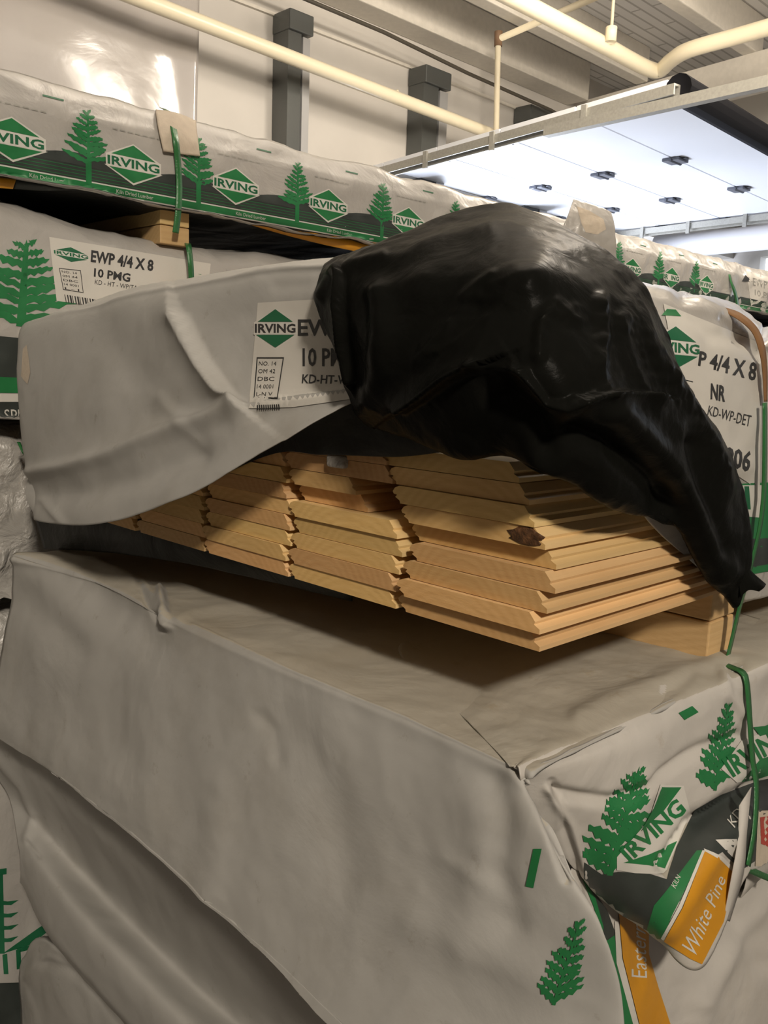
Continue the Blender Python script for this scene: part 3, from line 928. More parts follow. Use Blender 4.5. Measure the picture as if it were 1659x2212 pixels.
# right-hand corner positions read off the lowest eight rows
# (profile y runs from the tongue side, y = 0 is towards the aisle)
corner_px = [(1165, 1408), (1165, 1371), (1181, 1326), (1199, 1283), (1201, 1231), (1209, 1182), (1214, 1130), (1222, 1081), (1225, 1033)]
COLN = ['corner column', 'second column', 'third column', 'fourth column', 'fifth column', 'leftmost column']
ROWN = ['lowest', 'second up', 'third up', 'fourth up', 'fifth up', 'sixth up', 'seventh up', 'eighth up', 'topmost']
NR = 9
me0 = {}
def board(w=BW, L=BL):
    k = (round(w, 4), round(L, 3))
    if k not in me0:
        bm = board_mesh(w, L); me = bpy.data.meshes.new('lumber_board'); bm.to_mesh(me); bm.free()
        me.materials.append(M['pine']); me.materials.append(M['pine_end']); me0[k] = me
        for f in me.polygons:
            if abs(f.normal.x) > 0.9: f.material_index = 1
    o = bpy.data.objects.new('lumber_board', me0[k]); COL.objects.link(o)
    return o
rb = random.Random(11)
for r in range(NR):
    z = ZB + r * TH
    c = corner_px[r]
    q = P(*c, z=z)
    yc = q.y
    for k in range(6):
        w = BW; dx = rb.uniform(-0.002, 0.003); dyj = rb.uniform(-0.0018, 0.0018) if k else 0.0
        if k and r in (1, 2, 3, 4, 5): dyj += rb.uniform(-.003, .004)
        extra = ''
        if k == 1 and r == 5: w = 0.120; dyj = 0.060; dx = 0.012; extra = ', beside a hole'
        if k == 1 and r == 6: w = 0.118; dyj = 0.062; dx = 0.001; extra = ', above hole'
        if k == 1 and r == 4: extra = ', under a hole'
        y = (yc if k == 0 else Y0 + (yc - Y0) * 0.55) + PITCH * k + dyj
        o = board(w)
        o.location = (q.x if k == 0 else X0 + dx, y, z)
        if k == 0 and abs(q.x - X0) > .02: o.location.x = X0 + dx
        tag(o, 'pine board, %s in the %s from the near corner%s' % (ROWN[r], COLN[k], extra), 'board', 'pine boards in the opened pack')
        if k == 0 and r == 5:
            o['label'] = 'pine board with a dark knot at its cut end, in the near corner column'
            # dark knot at the corner
            bm = bmesh.new()
            bmesh.ops.create_icosphere(bm, subdivisions=3, radius=1)
            for v in bm.verts:
                v.co *= 1 + 0.18 * noise.noise(v.co * 2.3)
                v.co = Vector((v.co.x * .0022, v.co.y * (.019 + .004 * math.sin(7 * v.co.z)), v.co.z * .0086))
            kn = link('knot', bm, 'knot', None, True)
            kn.parent = o; kn.location = (0.000, 0.022, 0.0092)
        if k == 1 and r == 3:
            pass
# scraps
bm = bmesh.new(); box(bm, P(703, 1008, x=.640), P(757, 985, x=.652), .003)
link('plastic_scrap', bm, 'film', label='small grey plastic scrap on top of the board ends under the black lining', cat='plastic scrap')

# bearer below, doubled 2x4, crossing under the boards
bb = P(1540, 1360, y=.447)
bearer('wood_bearer', bb.x + .002, bb.x + .068, 0.452, 1.54, 1.221, 1.3045, 'doubled pine bearer under the far right of the opened pack, beside the green strap', 0.57)

# ================================================================== wrap of the opened pack
WR = empty('lumber_wrap', (X0, 1.0, 1.63), 'white wrap with black inside, pulled open and thrown back over the opened pack', 'plastic wrap')
def PX(px, py, x): return P(px, py, x=x)
flap = [
    [PX(100, 690, .95), PX(230, 640, .95), PX(420, 600, .95), PX(600, 572, .95), PX(720, 560, .95), PX(830, 540, .95)],
    [PX(75, 697, .70), PX(200, 655, .68), PX(400, 612, .67), PX(570, 578, .67), PX(700, 566, .67), PX(820, 560, .67)],
    [PX(48, 712, .645), PX(200, 672, .632), PX(400, 632, .628), PX(575, 600, .63), PX(705, 592, .633), PX(820, 600, .635)],
    [PX(40, 790, .628), PX(195, 760, .612), PX(400, 720, .612), PX(560, 690, .624), PX(720, 690, .625), PX(830, 700, .63)],
    [PX(42, 880, .622), PX(200, 850, .60), PX(420, 820, .60), PX(560, 790, .618), PX(730, 780, .620), PX(835, 790, .63)],
    [PX(50, 960, .618), PX(210, 930, .59), PX(420, 880, .596), PX(580, 855, .606), PX(745, 840, .615), PX(840, 840, .628)],
    [PX(58, 1010, .612), PX(215, 985, .575), PX(415, 925, .580), PX(585, 888, .596), PX(750, 862, .610), PX(845, 850, .628)],
    [PX(64, 1060, .600), PX(210, 1060, .560), PX(400, 1010, .560), PX(590, 930, .582), PX(745, 872, .604), PX(848, 856, .628)],
    [PX(74, 1122, .590), PX(200, 1134, .552), PX(385, 1079, .548), PX(590, 968, .570), PX(742, 880, .600), PX(850, 862, .628)],
]
# turn the left edge round the corner of the pack
for j, r in enumerate(flap):
    p0 = r[0]
    r.insert(0, Vector((p0.x + 0.10, p0.y + 0.012, p0.z + 0.004)))
fc = [
    ([(70, 1020), (150, 1008), (230, 985), (330, 945), (420, 918), (560, 885), (700, 862), (790, 850)], 14, 0.010, 'g'),
    ([(398, 690), (420, 740), (455, 800), (500, 860), (530, 885)], 30, 0.024, 's'),
    ([(205, 700), (250, 760), (300, 820)], 50, -0.006, 'g'),
    ([(300, 690), (260, 760), (200, 880)], 60, 0.004, 'g'),
    ([(90, 1065), (180, 1060), (300, 1025), (420, 975)], 34, -0.014, 'g'),
    ([(350, 860), (400, 920), (430, 960)], 14, 0.003, 'g'),
    ([(600, 620), (690, 610)], 18, -0.003, 'g'),
    ([(80, 1080), (110, 1105), (135, 1130)], 7, 0.004, 'g'),
]
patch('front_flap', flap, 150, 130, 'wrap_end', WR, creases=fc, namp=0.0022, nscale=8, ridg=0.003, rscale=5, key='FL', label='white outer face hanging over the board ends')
fl = bpy.data.objects['front_flap']
p = Print('FL', 0.0012, 16)
p.add(poly((0, 0), (0.05, 1), (1, 1), (1, 0.08), (.35, 0)), [(545, 655), (800, 640), (810, 875), (538, 882)], 'label')
logo(p, [(552, 668), (640, 668), (640, 751), (552, 751)], 'dgreen', 'white', 'ink')
p.add(text_polys('EWP 4/4 X 8', 0.02), [(645, 690), (905, 690), (905, 726), (645, 726)], 'ink', .0005)
p.add(text_polys('10 PMG', 0.02), [(655, 752), (768, 752), (768, 792), (655, 792)], 'ink', .0005)
p.add(text_polys('KD-HT-WP', 0.015), [(655, 809), (768, 812), (766, 830), (653, 829)], 'ink', .0005)
qq = [(556, 772), (615, 772), (601, 862), (549, 862)]
for a in ((0, .97, 1, 1), (0, 0, 1, .03), (0, 0, .04, 1), (.96, 0, 1, 1)):
    p.add(rect(*a), qq, 'ink', .0005)
for k, s in enumerate(('NO. 14', 'OM 42', 'DBC', '14 0001', 'L-N V')):
    p.add(sub(text_polys(s), .1, .80 - k * .185, .75, .90 - k * .185), qq, 'ink', .0005)
for k in range(11):
    p.add(rect((k + .1) / 11, 0, (k + .65) / 11, 1), [(556, 875), (606, 873), (608, 884), (556, 886)], 'ink', .0005)
p.done('label', fl, label='white printed label')
p = Print('FL', 0.0008, 12)
p.add(poly((0, .2), (.2, .9), (.6, 1), (.8, .7), (1, .3), (.7, 0), (.3, .1)), [(46, 745), (66, 745), (66, 830), (46, 830)], 'card')
p.done('stain', fl)

# black inside hanging over the board ends
ln = [[P(300, 1075, x=.668), P(560, 935, x=.640), P(760, 855, x=.622), P(900, 840, x=.615), P(1060, 840, x=.615), P(1250, 860, x=.615)],
      [P(300, 1100, x=.668), P(560, 960, x=.645), P(760, 900, x=.630), P(900, 890, x=.625), P(1060, 900, x=.625), P(1250, 930, x=.62)],
      [P(300, 1118, x=.660), P(560, 985, x=.644), P(760, 955, x=.636), P(900, 950, x=.632), P(1060, 950, x=.630), P(1230, 970, x=.62)],
      [P(300, 1128, x=.660), P(555, 992, x=.644), P(700, 982, x=.640), P(860, 985, x=.640), P(1060, 968, x=.636), P(1220, 985, x=.63)]]
patch('black_lining', ln, 80, 40, 'lining', WR, namp=0.002, ridg=0.002, label='black inside of the wrap plus shade under the pack')
# black strip below the left end: wrap lining and painted shade under the pack
l2 = [[P(60, 1080, x=.664), P(180, 1110, x=.664), P(330, 1150, x=.664), P(520, 1190, x=.68), P(760, 1240, x=.70)],
      [P(80, 1135, x=.662), P(190, 1150, x=.662), P(330, 1175, x=.664), P(520, 1215, x=.68), P(760, 1270, x=.70)],
      [P(95, 1186, x=.668), P(190, 1190, x=.668), P(330, 1205, x=.670), P(520, 1240, x=.69), P(760, 1300, x=.72)]]
patch('black_lining', l2, 60, 20, 'lining', WR, namp=0.002, ridg=0.002, label='black inside of the wrap plus shade under the pack')

# side of the wrap with the second label
sd = []
def SY(px, py, y): return P(px, py, y=y)
side = [
    [SY(1360, 640, .75), SY(1480, 640, .75), SY(1580, 655, .70), SY(1640, 700, .68), SY(1700, 720, .68), SY(1800, 730, .68)],
    [SY(1370, 612, .50), SY(1440, 628, .48), SY(1560, 662, .47), SY(1628, 705, .47), SY(1668, 735, .47), SY(1780, 745, .47)],
    [SY(1370, 660, .44), SY(1450, 680, .432), SY(1560, 702, .430), SY(1622, 745, .436), SY(1665, 770, .447), SY(1770, 775, .45)],
    [SY(1370, 800, .43), SY(1450, 800, .420), SY(1560, 810, .418), SY(1625, 830, .430), SY(1670, 850, .440), SY(1770, 860, .45)],
    [SY(1380, 950, .43), SY(1470, 950, .420), SY(1560, 950, .416), SY(1630, 950, .426), SY(1670, 955, .438), SY(1770, 960, .45)],
    [SY(1380, 1100, .44), SY(1480, 1100, .432), SY(1560, 1100, .426), SY(1630, 1100, .428), SY(1670, 1100, .438), SY(1770, 1090, .45)],
    [SY(1500, 1220, .442), SY(1530, 1220, .440), SY(1570, 1215, .432), SY(1630, 1205, .430), SY(1670, 1200, .438), SY(1770, 1190, .45)],
    [SY(1600, 1300, .446), SY(1605, 1298, .446), SY(1612, 1297, .440), SY(1635, 1292, .436), SY(1670, 1283, .438), SY(1770, 1260, .45)],
]
sc_ = [
    ([(1475, 640), (1500, 680), (1540, 720), (1600, 735)], 18, -0.006, 'g'),
    ([(1565, 690), (1600, 720), (1640, 765)], 14, -0.007, 'g'),
    ([(1650, 700), (1652, 800), (1655, 870)], 5, -0.006, 'g'),
    ([(1500, 900), (1540, 960), (1600, 1010)], 20, 0.004, 'g'),
]
patch('side_panel', side, 90, 100, 'wrap_shiny', WR, creases=sc_, namp=0.003, nscale=9, ridg=0.005, rscale=6, key='SD', label='white side of the wrap with a second label')
sp_ = bpy.data.objects['side_panel']
p = Print('SD', 0.0012, 14)
p.add(poly((0, 0.3), (.03, 1), (1, .86), (1, 0), (.2, .12)), [(1425, 655), (1645, 690), (1640, 1060), (1500, 1010)], 'label')
lq = [(1406, 700), (1510, 712), (1508, 800), (1412, 792)]
logo(p, lq, 'dgreen', 'white', 'dgreen')
p.add(poly((0, 0), (.3, .9), (.7, 1), (1, .2)), [(1425, 664), (1472, 672), (1470, 688), (1428, 682)], 'green', .0004)
p.add(text_polys('P 4/4 X 8', 0.025), [(1510, 758), (1634, 784), (1630, 824), (1506, 790)], 'ink', .0006)
p.add(text_polys('NR', 0.03), [(1534, 828), (1566, 834), (1564, 868), (1533, 862)], 'ink', .0006)
p.add(text_polys('KD-WP-DET'), [(1530, 876), (1622, 898), (1618, 922), (1526, 896)], 'ink', .0006)
p.add(text_polys('7806', 0.03), [(1545, 960), (1624, 975), (1616, 1020), (1550, 1000)], 'ink', .0006)
p.add(rect(0, 0, 1, 1), [(1475, 819), (1495, 824), (1495, 826), (1475, 821)], 'ink', .0004)
p.done('label', sp_, label='white printed label')
p = Print('SD', 0.0011, 14)
p.add(rect(0, 0, 1, 1), [(1590, 1045), (1700, 1040), (1700, 1190), (1600, 1190)], 'green')
p.add(poly((0, 0), (0, 1), (1, 1), (.9, 0)), [(1596, 1048), (1645, 1048), (1642, 1118), (1602, 1115)], 'white', .0004)
p.add(rect(0, 0, 1, 1), [(1606, 1050), (1616, 1050), (1620, 1100), (1610, 1100)], 'dgreen', .0007)
p.add(rect(0, 0, 1, 1), [(1600, 1165), (1700, 1160), (1700, 1230), (1600, 1240)], 'char', .0005)
p.add(rect(0, 0, 1, 1), [(1600, 1228), (1700, 1212), (1700, 1226), (1600, 1244)], 'green', .0007)
p.done('stripe_print', sp_)
# brown cardboard showing behind the strap at the top edge
strip('edge_protector', [P(1560, 662, y=.455), P(1600, 676, y=.44), P(1634, 705, y=.43), P(1652, 745, y=.425), P(1658, 800, y=.424), P(1658, 868, y=.424)],
      [P(1560, 670, y=.45), P(1596, 690, y=.43), P(1626, 718, y=.424), P(1641, 758, y=.42), P(1648, 800, y=.42), P(1652, 868, y=.42)], 'cardedge', WR, label='brown cardboard edge')

# the hood: wrap turned inside out and puffed up over the pack
hc = [
 [(800,915,.89),(763,850,.885),(738,770,.88),(702,700,.89),(684,635,.90),(700,582,.93)],
 [(870,940,.835),(845,850,.81),(820,760,.80),(790,690,.81),(775,620,.83),(780,548,.88)],
 [(985,983,.778),(960,880,.75),(930,780,.75),(900,690,.76),(880,600,.785),(870,515,.87)],
 [(1080,972,.745),(1070,880,.705),(1055,780,.70),(1035,690,.715),(1010,580,.745),(985,474,.88)],
 [(1155,1010,.712),(1160,900,.68),(1165,790,.67),(1160,690,.685),(1140,570,.715),(1105,457,.87)],
 [(1245,1044,.735),(1262,930,.69),(1270,820,.68),(1262,710,.70),(1250,600,.735),(1225,500,.86)],
 [(1345,1098,.80),(1370,990,.75),(1372,870,.74),(1360,770,.75),(1345,665,.765),(1318,556,.84)],
 [(1462,1135,.885),(1480,1050,.845),(1470,950,.81),(1440,850,.79),(1415,750,.785),(1385,615,.825)],
 [(1540,1240,.965),(1560,1150,.93),(1548,1030,.90),(1512,920,.855),(1462,815,.82),(1414,668,.82)],
 [(1592,1302,1.005),(1620,1190,1.0),(1606,1060,.975),(1550,945,.915),(1480,850,.86),(1440,720,.825)],
]
rows = []
for j in range(6):
    rows.append([P(c[j][0], c[j][1], d=c[j][2]) for c in hc])
# keep the lower hem just clear of the cut ends, then tuck it back under
hem = rows[0]
tuck = []
for i, q in enumerate(hem):
    tuck.append(q + Vector((0.03, 0.02, 0.006)) * 0.6)
rows.insert(0, tuck)
top = rows[-1]
r2, r3, r4 = [], [], []
for i, q in enumerate(top):
    f = Vector((FWD.x, FWD.y, 0)).normalized()
    r2.append(q + f * 0.05 + Vector((0, 0, 0.002)))
    zt = max(1.60, q.z - 0.06) if q.z > 1.60 else q.z - .01
    r3.append(Vector((q.x, q.y, zt)) + f * 0.12)
    r4.append(Vector((q.x, q.y, min(1.60, q.z - .02))) + f * 0.13)
rows += [r2, r3, r4]
hcr = [
    ([(935, 765), (1010, 680), (1120, 612)], 34, 0.0016, 'w'), ([(1162, 770), (1178, 690), (1240, 670)], 18, 0.0018, 'w'),
    ([(1293, 650), (1296, 840)], 16, 0.0018, 'w'), ([(1340, 690), (1400, 790), (1430, 870)], 36, 0.0018, 'w'),
    ([(1440, 800), (1500, 900), (1560, 1010)], 14, 0.0016, 'w'),
    ([(1040, 792), (1090, 797), (1135, 806)], 7, 0.010, 'v'),
    ([(1040, 792), (985, 815), (930, 850), (880, 880)], 30, 0.016, 's'),
    ([(1135, 806), (1180, 870), (1215, 875), (1240, 862)], 26, 0.012, 's'),
    ([(1080, 850), (1150, 900), (1180, 960)], 40, -0.018, 'g'),
    ([(1292, 650), (1298, 720), (1294, 790), (1302, 850)], 8, 0.010, 'v'),
    ([(1330, 690), (1345, 760), (1375, 830), (1410, 870)], 8, 0.009, 'v'),
    ([(1370, 640), (1400, 720), (1440, 800), (1490, 880), (1540, 960), (1575, 1060)], 12, 0.010, 'v'),
    ([(1165, 770), (1168, 700), (1200, 655), (1230, 690), (1252, 695)], 8, 0.008, 'v'),
    ([(905, 775), (960, 720), (1010, 650), (1070, 620), (1150, 600)], 14, 0.008, 'v'),
    ([(930, 770), (1000, 740), (1070, 690), (1150, 610)], 16, 0.008, 'v'),
    ([(1000, 640), (1040, 615), (1065, 600)], 8, 0.005, 'v'),
    ([(745, 600), (742, 660), (752, 740), (772, 820)], 14, 0.012, 's'),
    ([(820, 640), (835, 720), (830, 800), (800, 880)], 26, 0.008, 'g'),
    ([(1250, 940), (1330, 960), (1400, 1020), (1450, 1090)], 34, -0.018, 'g'),
    ([(1240, 860), (1330, 850), (1420, 860)], 16, 0.010, 's'),
    ([(1330, 900), (1420, 980), (1500, 1100), (1560, 1230)], 30, 0.010, 'g'),
    ([(1500, 960), (1520, 1060), (1560, 1180)], 20, -0.010, 'g'),
    ([(700, 640), (720, 600), (770, 575), (830, 560)], 14, 0.006, 'g'),
    ([(860, 560), (960, 520), (1060, 505)], 20, 0.004, 'g'),
]
patch('black_hood', rows, 260, 200, 'black', WR, creases=hcr, namp=0.0025, nscale=12, ridg=0.005, rscale=8, seed=2.0, thick=0.001, key='HD', label='black inside-out part of the wrap bunched over the top')
# loose black tail at the lower right of the hood
tl = [[P(1600, 1205, d=.99), P(1625, 1235, d=1.0), P(1655, 1262, d=1.01)],
      [P(1596, 1240, d=.985), P(1622, 1255, d=.99), P(1650, 1270, d=1.0)],
      [P(1600, 1290, d=.99), P(1618, 1275, d=.99), P(1640, 1278, d=1.0)]]
patch('black_tail', tl, 20, 16, 'black', WR, namp=0.001)

# the rest of the wrap further along the pack, still closed
def long_wrap(name, x0, x1, y0, z0, z1, mat, parent, lbl, seed):
    n = 8
    rows = []
    for y, z in ((1.56, z0), (1.57, (z0 + z1) / 2), (1.56, z1 - .03), (1.50, z1), (1.0, z1 + .004), (y0 + .06, z1), (y0 + .012, z1 - .012), (y0, z1 - .05), (y0 - .004, (z0 + z1) / 2), (y0, z0 + .01), (y0 + .03, z0)):
        rows.append([Vector((x0 + (x1 - x0) * i / n, y, z)) for i in range(n + 1)])
    rows.insert(0, [Vector((p.x, p.y - .3, p.z)) for p in rows[0]])
    patch(name, rows, 120, 60, mat, parent, namp=0.003, nscale=7, ridg=0.006, rscale=6, seed=seed, label=lbl)
long_wrap('long_wrap', 1.16, 3.74, .426, 1.303, 1.60, 'wrap_shiny', WR, 'closed white length of the wrap', 31.0)

# strap round the opened pack
ribbon('packing_strap', [P(1652, 870, y=.415), P(1652, 960, y=.412), P(1650, 1060, y=.414), P(1643, 1130, y=.415), P(1628, 1200, y=.418), P(1612, 1260, y=.420), P(1598, 1310, y=.43), P(1584, 1370, y=.436), P(1570, 1428, y=.440)],
       0.0105, 'strap', None, label='green plastic strap running down the aisle side of the opened pack over the bearer', cat='strap')

# ================================================================== the pack underneath
D = empty('wrapped_lumber_pack', (0.6, 0.95, 0.87), 'large white wrapped pack in the foreground, carrying the opened pack of boards', 'lumber pack')
ZT = 1.218
def PT(px, py, z=ZT): return P(px, py, z=z)
front = []
edge = [(30, 1202), (200, 1250), (385, 1342), (620, 1445), (880, 1552), (1120, 1662)]
e3 = [PT(*q) for q in edge]
front.append([Vector((1.75, q.y, ZT)) for q in e3])
front.append([Vector((1.2, q.y, ZT)) for q in e3])
front.append([Vector((.78, q.y, ZT)) for q in e3])
front.append([Vector((q.x + .045, q.y, ZT)) for q in e3])
front.append([Vector((q.x + .014, q.y, ZT - .0005)) for q in e3])
front.append([Vector((q.x + .001, q.y, ZT - .004)) for q in e3])
front.append([Vector((q.x - .003, q.y, ZT - .018)) for q in e3])
front.append([PX(18, 1330, .592), PX(190, 1400, .584), PX(380, 1500, .580), PX(620, 1600, .580), PX(880, 1705, .582), PX(1150, 1790, .580)])
front.append([PX(0, 1440, .580), PX(180, 1560, .566), PX(370, 1670, .560), PX(620, 1800, .560), PX(890, 1910, .566), PX(1195, 1900, .578)])
front.append([PX(-20, 1500, .570), PX(160, 1640, .552), PX(360, 1770, .545), PX(600, 1940, .545), PX(860, 2080, .552), PX(1255, 2020, .582)])
front.append([PX(-40, 1528, .562), PX(150, 1688, .546), PX(350, 1850, .536), PX(560, 2038, .532), PX(790, 2240, .532), PX(1290, 2200, .60)])
front.append([PX(-60, 1560, .562), PX(148, 1690, .546), PX(349, 1852, .536), PX(562, 2041, .532), PX(900, 2330, .535), PX(1285, 2420, .60)])
for n_, r in enumerate(front):                    # carry on round the aisle-side corner and the far corner
    q = r[-1]
    r.append(Vector((q.x + .018, q.y - .006, q.z)) if n_ > 6 else Vector((q.x + .012, q.y + .002, q.z - .003)))
dcr = [
    ([(30, 1205), (120, 1212), (210, 1222), (300, 1262), (340, 1300)], 12, 0.008, 'g'),
    ([(345, 1278), (352, 1320), (362, 1352)], 9, 0.012, 'g'),
    ([(300, 1262), (322, 1310), (350, 1358)], 7, -0.006, 'g'),
    ([(385, 1338), (420, 1322), (500, 1312), (590, 1312), (700, 1330)], 7, 0.006, 'v'),
    ([(60, 1300), (110, 1350), (150, 1390)], 40, -0.010, 'g'),
    ([(230, 1300), (300, 1340), (330, 1380)], 44, -0.008, 'g'),
    ([(240, 1600), (245, 1500), (250, 1430)], 60, -0.006, 'g'),
    ([(620, 1560), (700, 1700), (740, 1900)], 60, -0.006, 'g'),
    ([(480, 1700), (470, 1850), (450, 1930)], 36, 0.004, 'g'),
    ([(1030, 1760), (1040, 1850), (1010, 1980), (1000, 2060)], 46, 0.004, 'g'),
    ([(1070, 1690), (1090, 1760), (1080, 1880), (1110, 2000)], 30, -0.004, 'g'),
    ([(960, 1850), (1040, 1900), (1100, 1960)], 12, 0.004, 'v'),
    ([(1120, 1665), (1160, 1720), (1190, 1800), (1225, 1900)], 9, -0.006, 'g'),
    ([(900, 1990), (1040, 2040), (1150, 2100)], 46, 0.004, 'g'),
    ([(560, 1545), (590, 1580), (600, 1640)], 14, -0.002, 'g'),
    ([(420, 1355), (620, 1447), (880, 1554), (1100, 1655)], 3, 0.0012, 'g'),
]
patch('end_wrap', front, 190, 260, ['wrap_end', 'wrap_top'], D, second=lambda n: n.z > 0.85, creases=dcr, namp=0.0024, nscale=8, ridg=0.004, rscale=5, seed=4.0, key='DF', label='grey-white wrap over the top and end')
# aisle side of the same pack
top_e = [(1118, 1664), (1200, 1628), (1320, 1580), (1440, 1530), (1560, 1480), (1620, 1452), (1800, 1378)]
t3 = [PT(*q) for q in top_e]
side2 = []
lap = (0.03, 0.5, 1.2, 1.2, 1.2, 1.2, 1.2)
side2.append([Vector((q.x + .02 * k, q.y + .26 * k, ZT - .001)) for q, k in zip(t3, lap)])
side2.append([Vector((q.x + .01 * k, q.y + .14 * k, ZT + .0030 * min(k, 1))) for q, k in zip(t3, lap)])
side2.append([Vector((q.x, q.y + .05 * k, ZT + .0030 * min(1, k))) for q, k in zip(t3, lap)])
side2.append([Vector((q.x, q.y + .008 * k, ZT + .002)) for q, k in zip(t3, lap)])
side2.append([Vector((q.x, q.y - .002, ZT - .006)) for q in t3])
side2.append([SY(1122, 1690, .428), SY(1210, 1665, .414), SY(1325, 1630, .405), SY(1445, 1590, .40), SY(1565, 1545, .40), SY(1625, 1515, .40), SY(1800, 1440, .41)])
side2.append([SY(1150, 1740, .430), SY(1230, 1720, .416), SY(1335, 1700, .404), SY(1455, 1665, .398), SY(1570, 1620, .396), SY(1630, 1590, .398), SY(1800, 1520, .41)])
side2.append([SY(1195, 1815, .434), SY(1262, 1800, .418), SY(1345, 1790, .402), SY(1460, 1745, .394), SY(1575, 1690, .390), SY(1632, 1660, .394), SY(1800, 1600, .41)])
side2.append([SY(1235, 1870, .436), SY(1290, 1860, .418), SY(1365, 1870, .398), SY(1470, 1830, .385), SY(1585, 1760, .380), SY(1635, 1730, .386), SY(1800, 1680, .41)])
side2.append([SY(1252, 1885, .440), SY(1310, 1925, .420), SY(1385, 1950, .394), SY(1480, 1920, .375), SY(1590, 1830, .370), SY(1640, 1800, .380), SY(1800, 1740, .41)])
side2.append([SY(1262, 1900, .446), SY(1330, 1965, .422), SY(1425, 2026, .392), SY(1512, 2085, .362), SY(1604, 1895, .366), SY(1645, 1870, .378), SY(1800, 1800, .41)])
scr = [
    ([(1205, 1712), (1260, 1722), (1320, 1726), (1380, 1700), (1440, 1665), (1520, 1615), (1590, 1590)], 13, -0.008, 'g'),
    ([(1190, 1690), (1206, 1715), (1222, 1790), (1243, 1850), (1252, 1890)], 6, -0.010, 'v'),
    ([(1180, 1700), (1230, 1780), (1262, 1880)], 10, 0.005, 'g'),
    ([(1390, 1690), (1350, 1800), (1300, 1900)], 30, 0.006, 'g'),
    ([(1650, 1700), (1580, 1735), (1510, 1785), (1450, 1870)], 24, -0.026, 'g'),
    ([(1600, 1740), (1560, 1800), (1520, 1850), (1440, 1990)], 30, 0.012, 'g'),
    ([(1440, 1500), (1500, 1460), (1590, 1440)], 14, -0.004, 'g'),
    ([(1250, 1545), (1400, 1490), (1540, 1440)], 20, 0.005, 'g'),
    ([(1560, 1450), (1570, 1500), (1600, 1540)], 12, 0.004, 'g'),
]
patch('side_wrap', side2, 170, 200, ['wrap', 'wrap_top'], D, second=lambda n: n.z > 0.85, creases=scr, namp=0.003, nscale=9, ridg=0.005, rscale=6, seed=8.0, key='DS', label='white wrap on the aisle side, printed and hanging loose')
sw = bpy.data.objects['side_wrap']; ew = bpy.data.objects['end_wrap']
# corner piece of the wrap, gathered and printed, below the corner
cor = [
    [SY(1236, 1860, .442), SY(1262, 1885, .440), SY(1300, 1930, .440), SY(1350, 1960, .442), SY(1420, 1990, .446), SY(1520, 1960, .446), SY(1660, 1830, .446), SY(1800, 1780, .446)],
    [SY(1215, 1960, .428), SY(1262, 1970, .424), SY(1310, 1985, .434), SY(1360, 2010, .438), SY(1420, 2040, .440), SY(1520, 2040, .438), SY(1660, 1960, .436), SY(1800, 1900, .44)],
    [SY(1190, 2060, .424), SY(1262, 2060, .414), SY(1320, 2070, .424), SY(1380, 2090, .430), SY(1440, 2110, .432), SY(1530, 2110, .426), SY(1660, 2060, .424), SY(1800, 2010, .43)],
    [SY(1190, 2170, .424), SY(1262, 2170, .414), SY(1330, 2170, .420), SY(1400, 2175, .424), SY(1460, 2190, .426), SY(1550, 2190, .420), SY(1670, 2160, .418), SY(1800, 2120, .42)],
    [SY(1190, 2330, .424), SY(1262, 2330, .416), SY(1340, 2330, .418), SY(1420, 2330, .420), SY(1480, 2330, .422), SY(1560, 2330, .418), SY(1680, 2300, .416), SY(1800, 2260, .42)],
]
ccr = [
    ([(1560, 1960), (1600, 2010), (1640, 2080)], 26, -0.008, 'g'),
    ([(1659, 1930), (1580, 2050), (1520, 2160)], 22, 0.008, 'g'),
    ([(1430, 2050), (1480, 2120), (1500, 2200)], 30, 0.006, 'g'),
    ([(1262, 1890), (1290, 1980), (1305, 2080)], 10, -0.006, 'g'),
]
patch('lower_side_wrap', cor, 120, 110, 'wrap', D, creases=ccr, namp=0.003, nscale=9, ridg=0.005, rscale=6, seed=12.0, key='DC', label='white wrap low on the aisle side')
lw = bpy.data.objects['lower_side_wrap']
# prints on the side
p = Print('DS', 0.0012, 14)
p.add(rect(0, 0, 1, 1), [(1465, 1540), (1494, 1525), (1508, 1538), (1478, 1555)], 'green'); p.done('dash_print', sw)
p = Print('DF', 0.0012, 14)
p.add(rect(0, 0, 1, 1), [(1153, 1833), (1171, 1833), (1153, 1918), (1136, 1914)], 'green'); p.done('dash_print', ew)
p = Print('DS', 0.0012, 10)
p.add(tree_shape(31, 13, 1.5, 0.12), [(1285, 1645), (1440, 1660), (1395, 1895), (1235, 1885)], 'green'); p.done('tree_print', sw)
p = Print('DS', 0.0012, 10)
p.add(tree_shape(33, 11, 1.4, 0.0), [(1530, 1510), (1620, 1520), (1585, 1710), (1500, 1705)], 'green'); p.done('tree_print', sw)
# bands of the printed hem, running diagonally
p = Print('DS', 0.0010, 14)
p.add(([(1262, 1862), (1300, 1888), (1335, 1882), (1400, 1886), (1440, 1900), (1462, 1830), (1500, 1750), (1560, 1715), (1640, 1685), (1720, 1670), (1720, 1800), (1600, 1880), (1560, 1840), (1500, 1880), (1470, 1945), (1400, 2010), (1320, 1975), (1262, 1910)],
       [tuple(range(18))]), None, 'char', 0, fn=lambda u, v: (u, v))
p.add(([(1505, 1838), (1520, 1838), (1470, 1940), (1452, 1975), (1430, 2028), (1410, 2025), (1398, 2006), (1412, 1955), (1450, 1910)], [tuple(range(9))]), None, 'green', .0004, fn=lambda u, v: (u, v))
p.add(([(1517, 1838), (1523, 1838), (1472, 1960), (1434, 2030), (1428, 2026), (1466, 1955)], [tuple(range(6))]), None, 'white', .0007, fn=lambda u, v: (u, v))
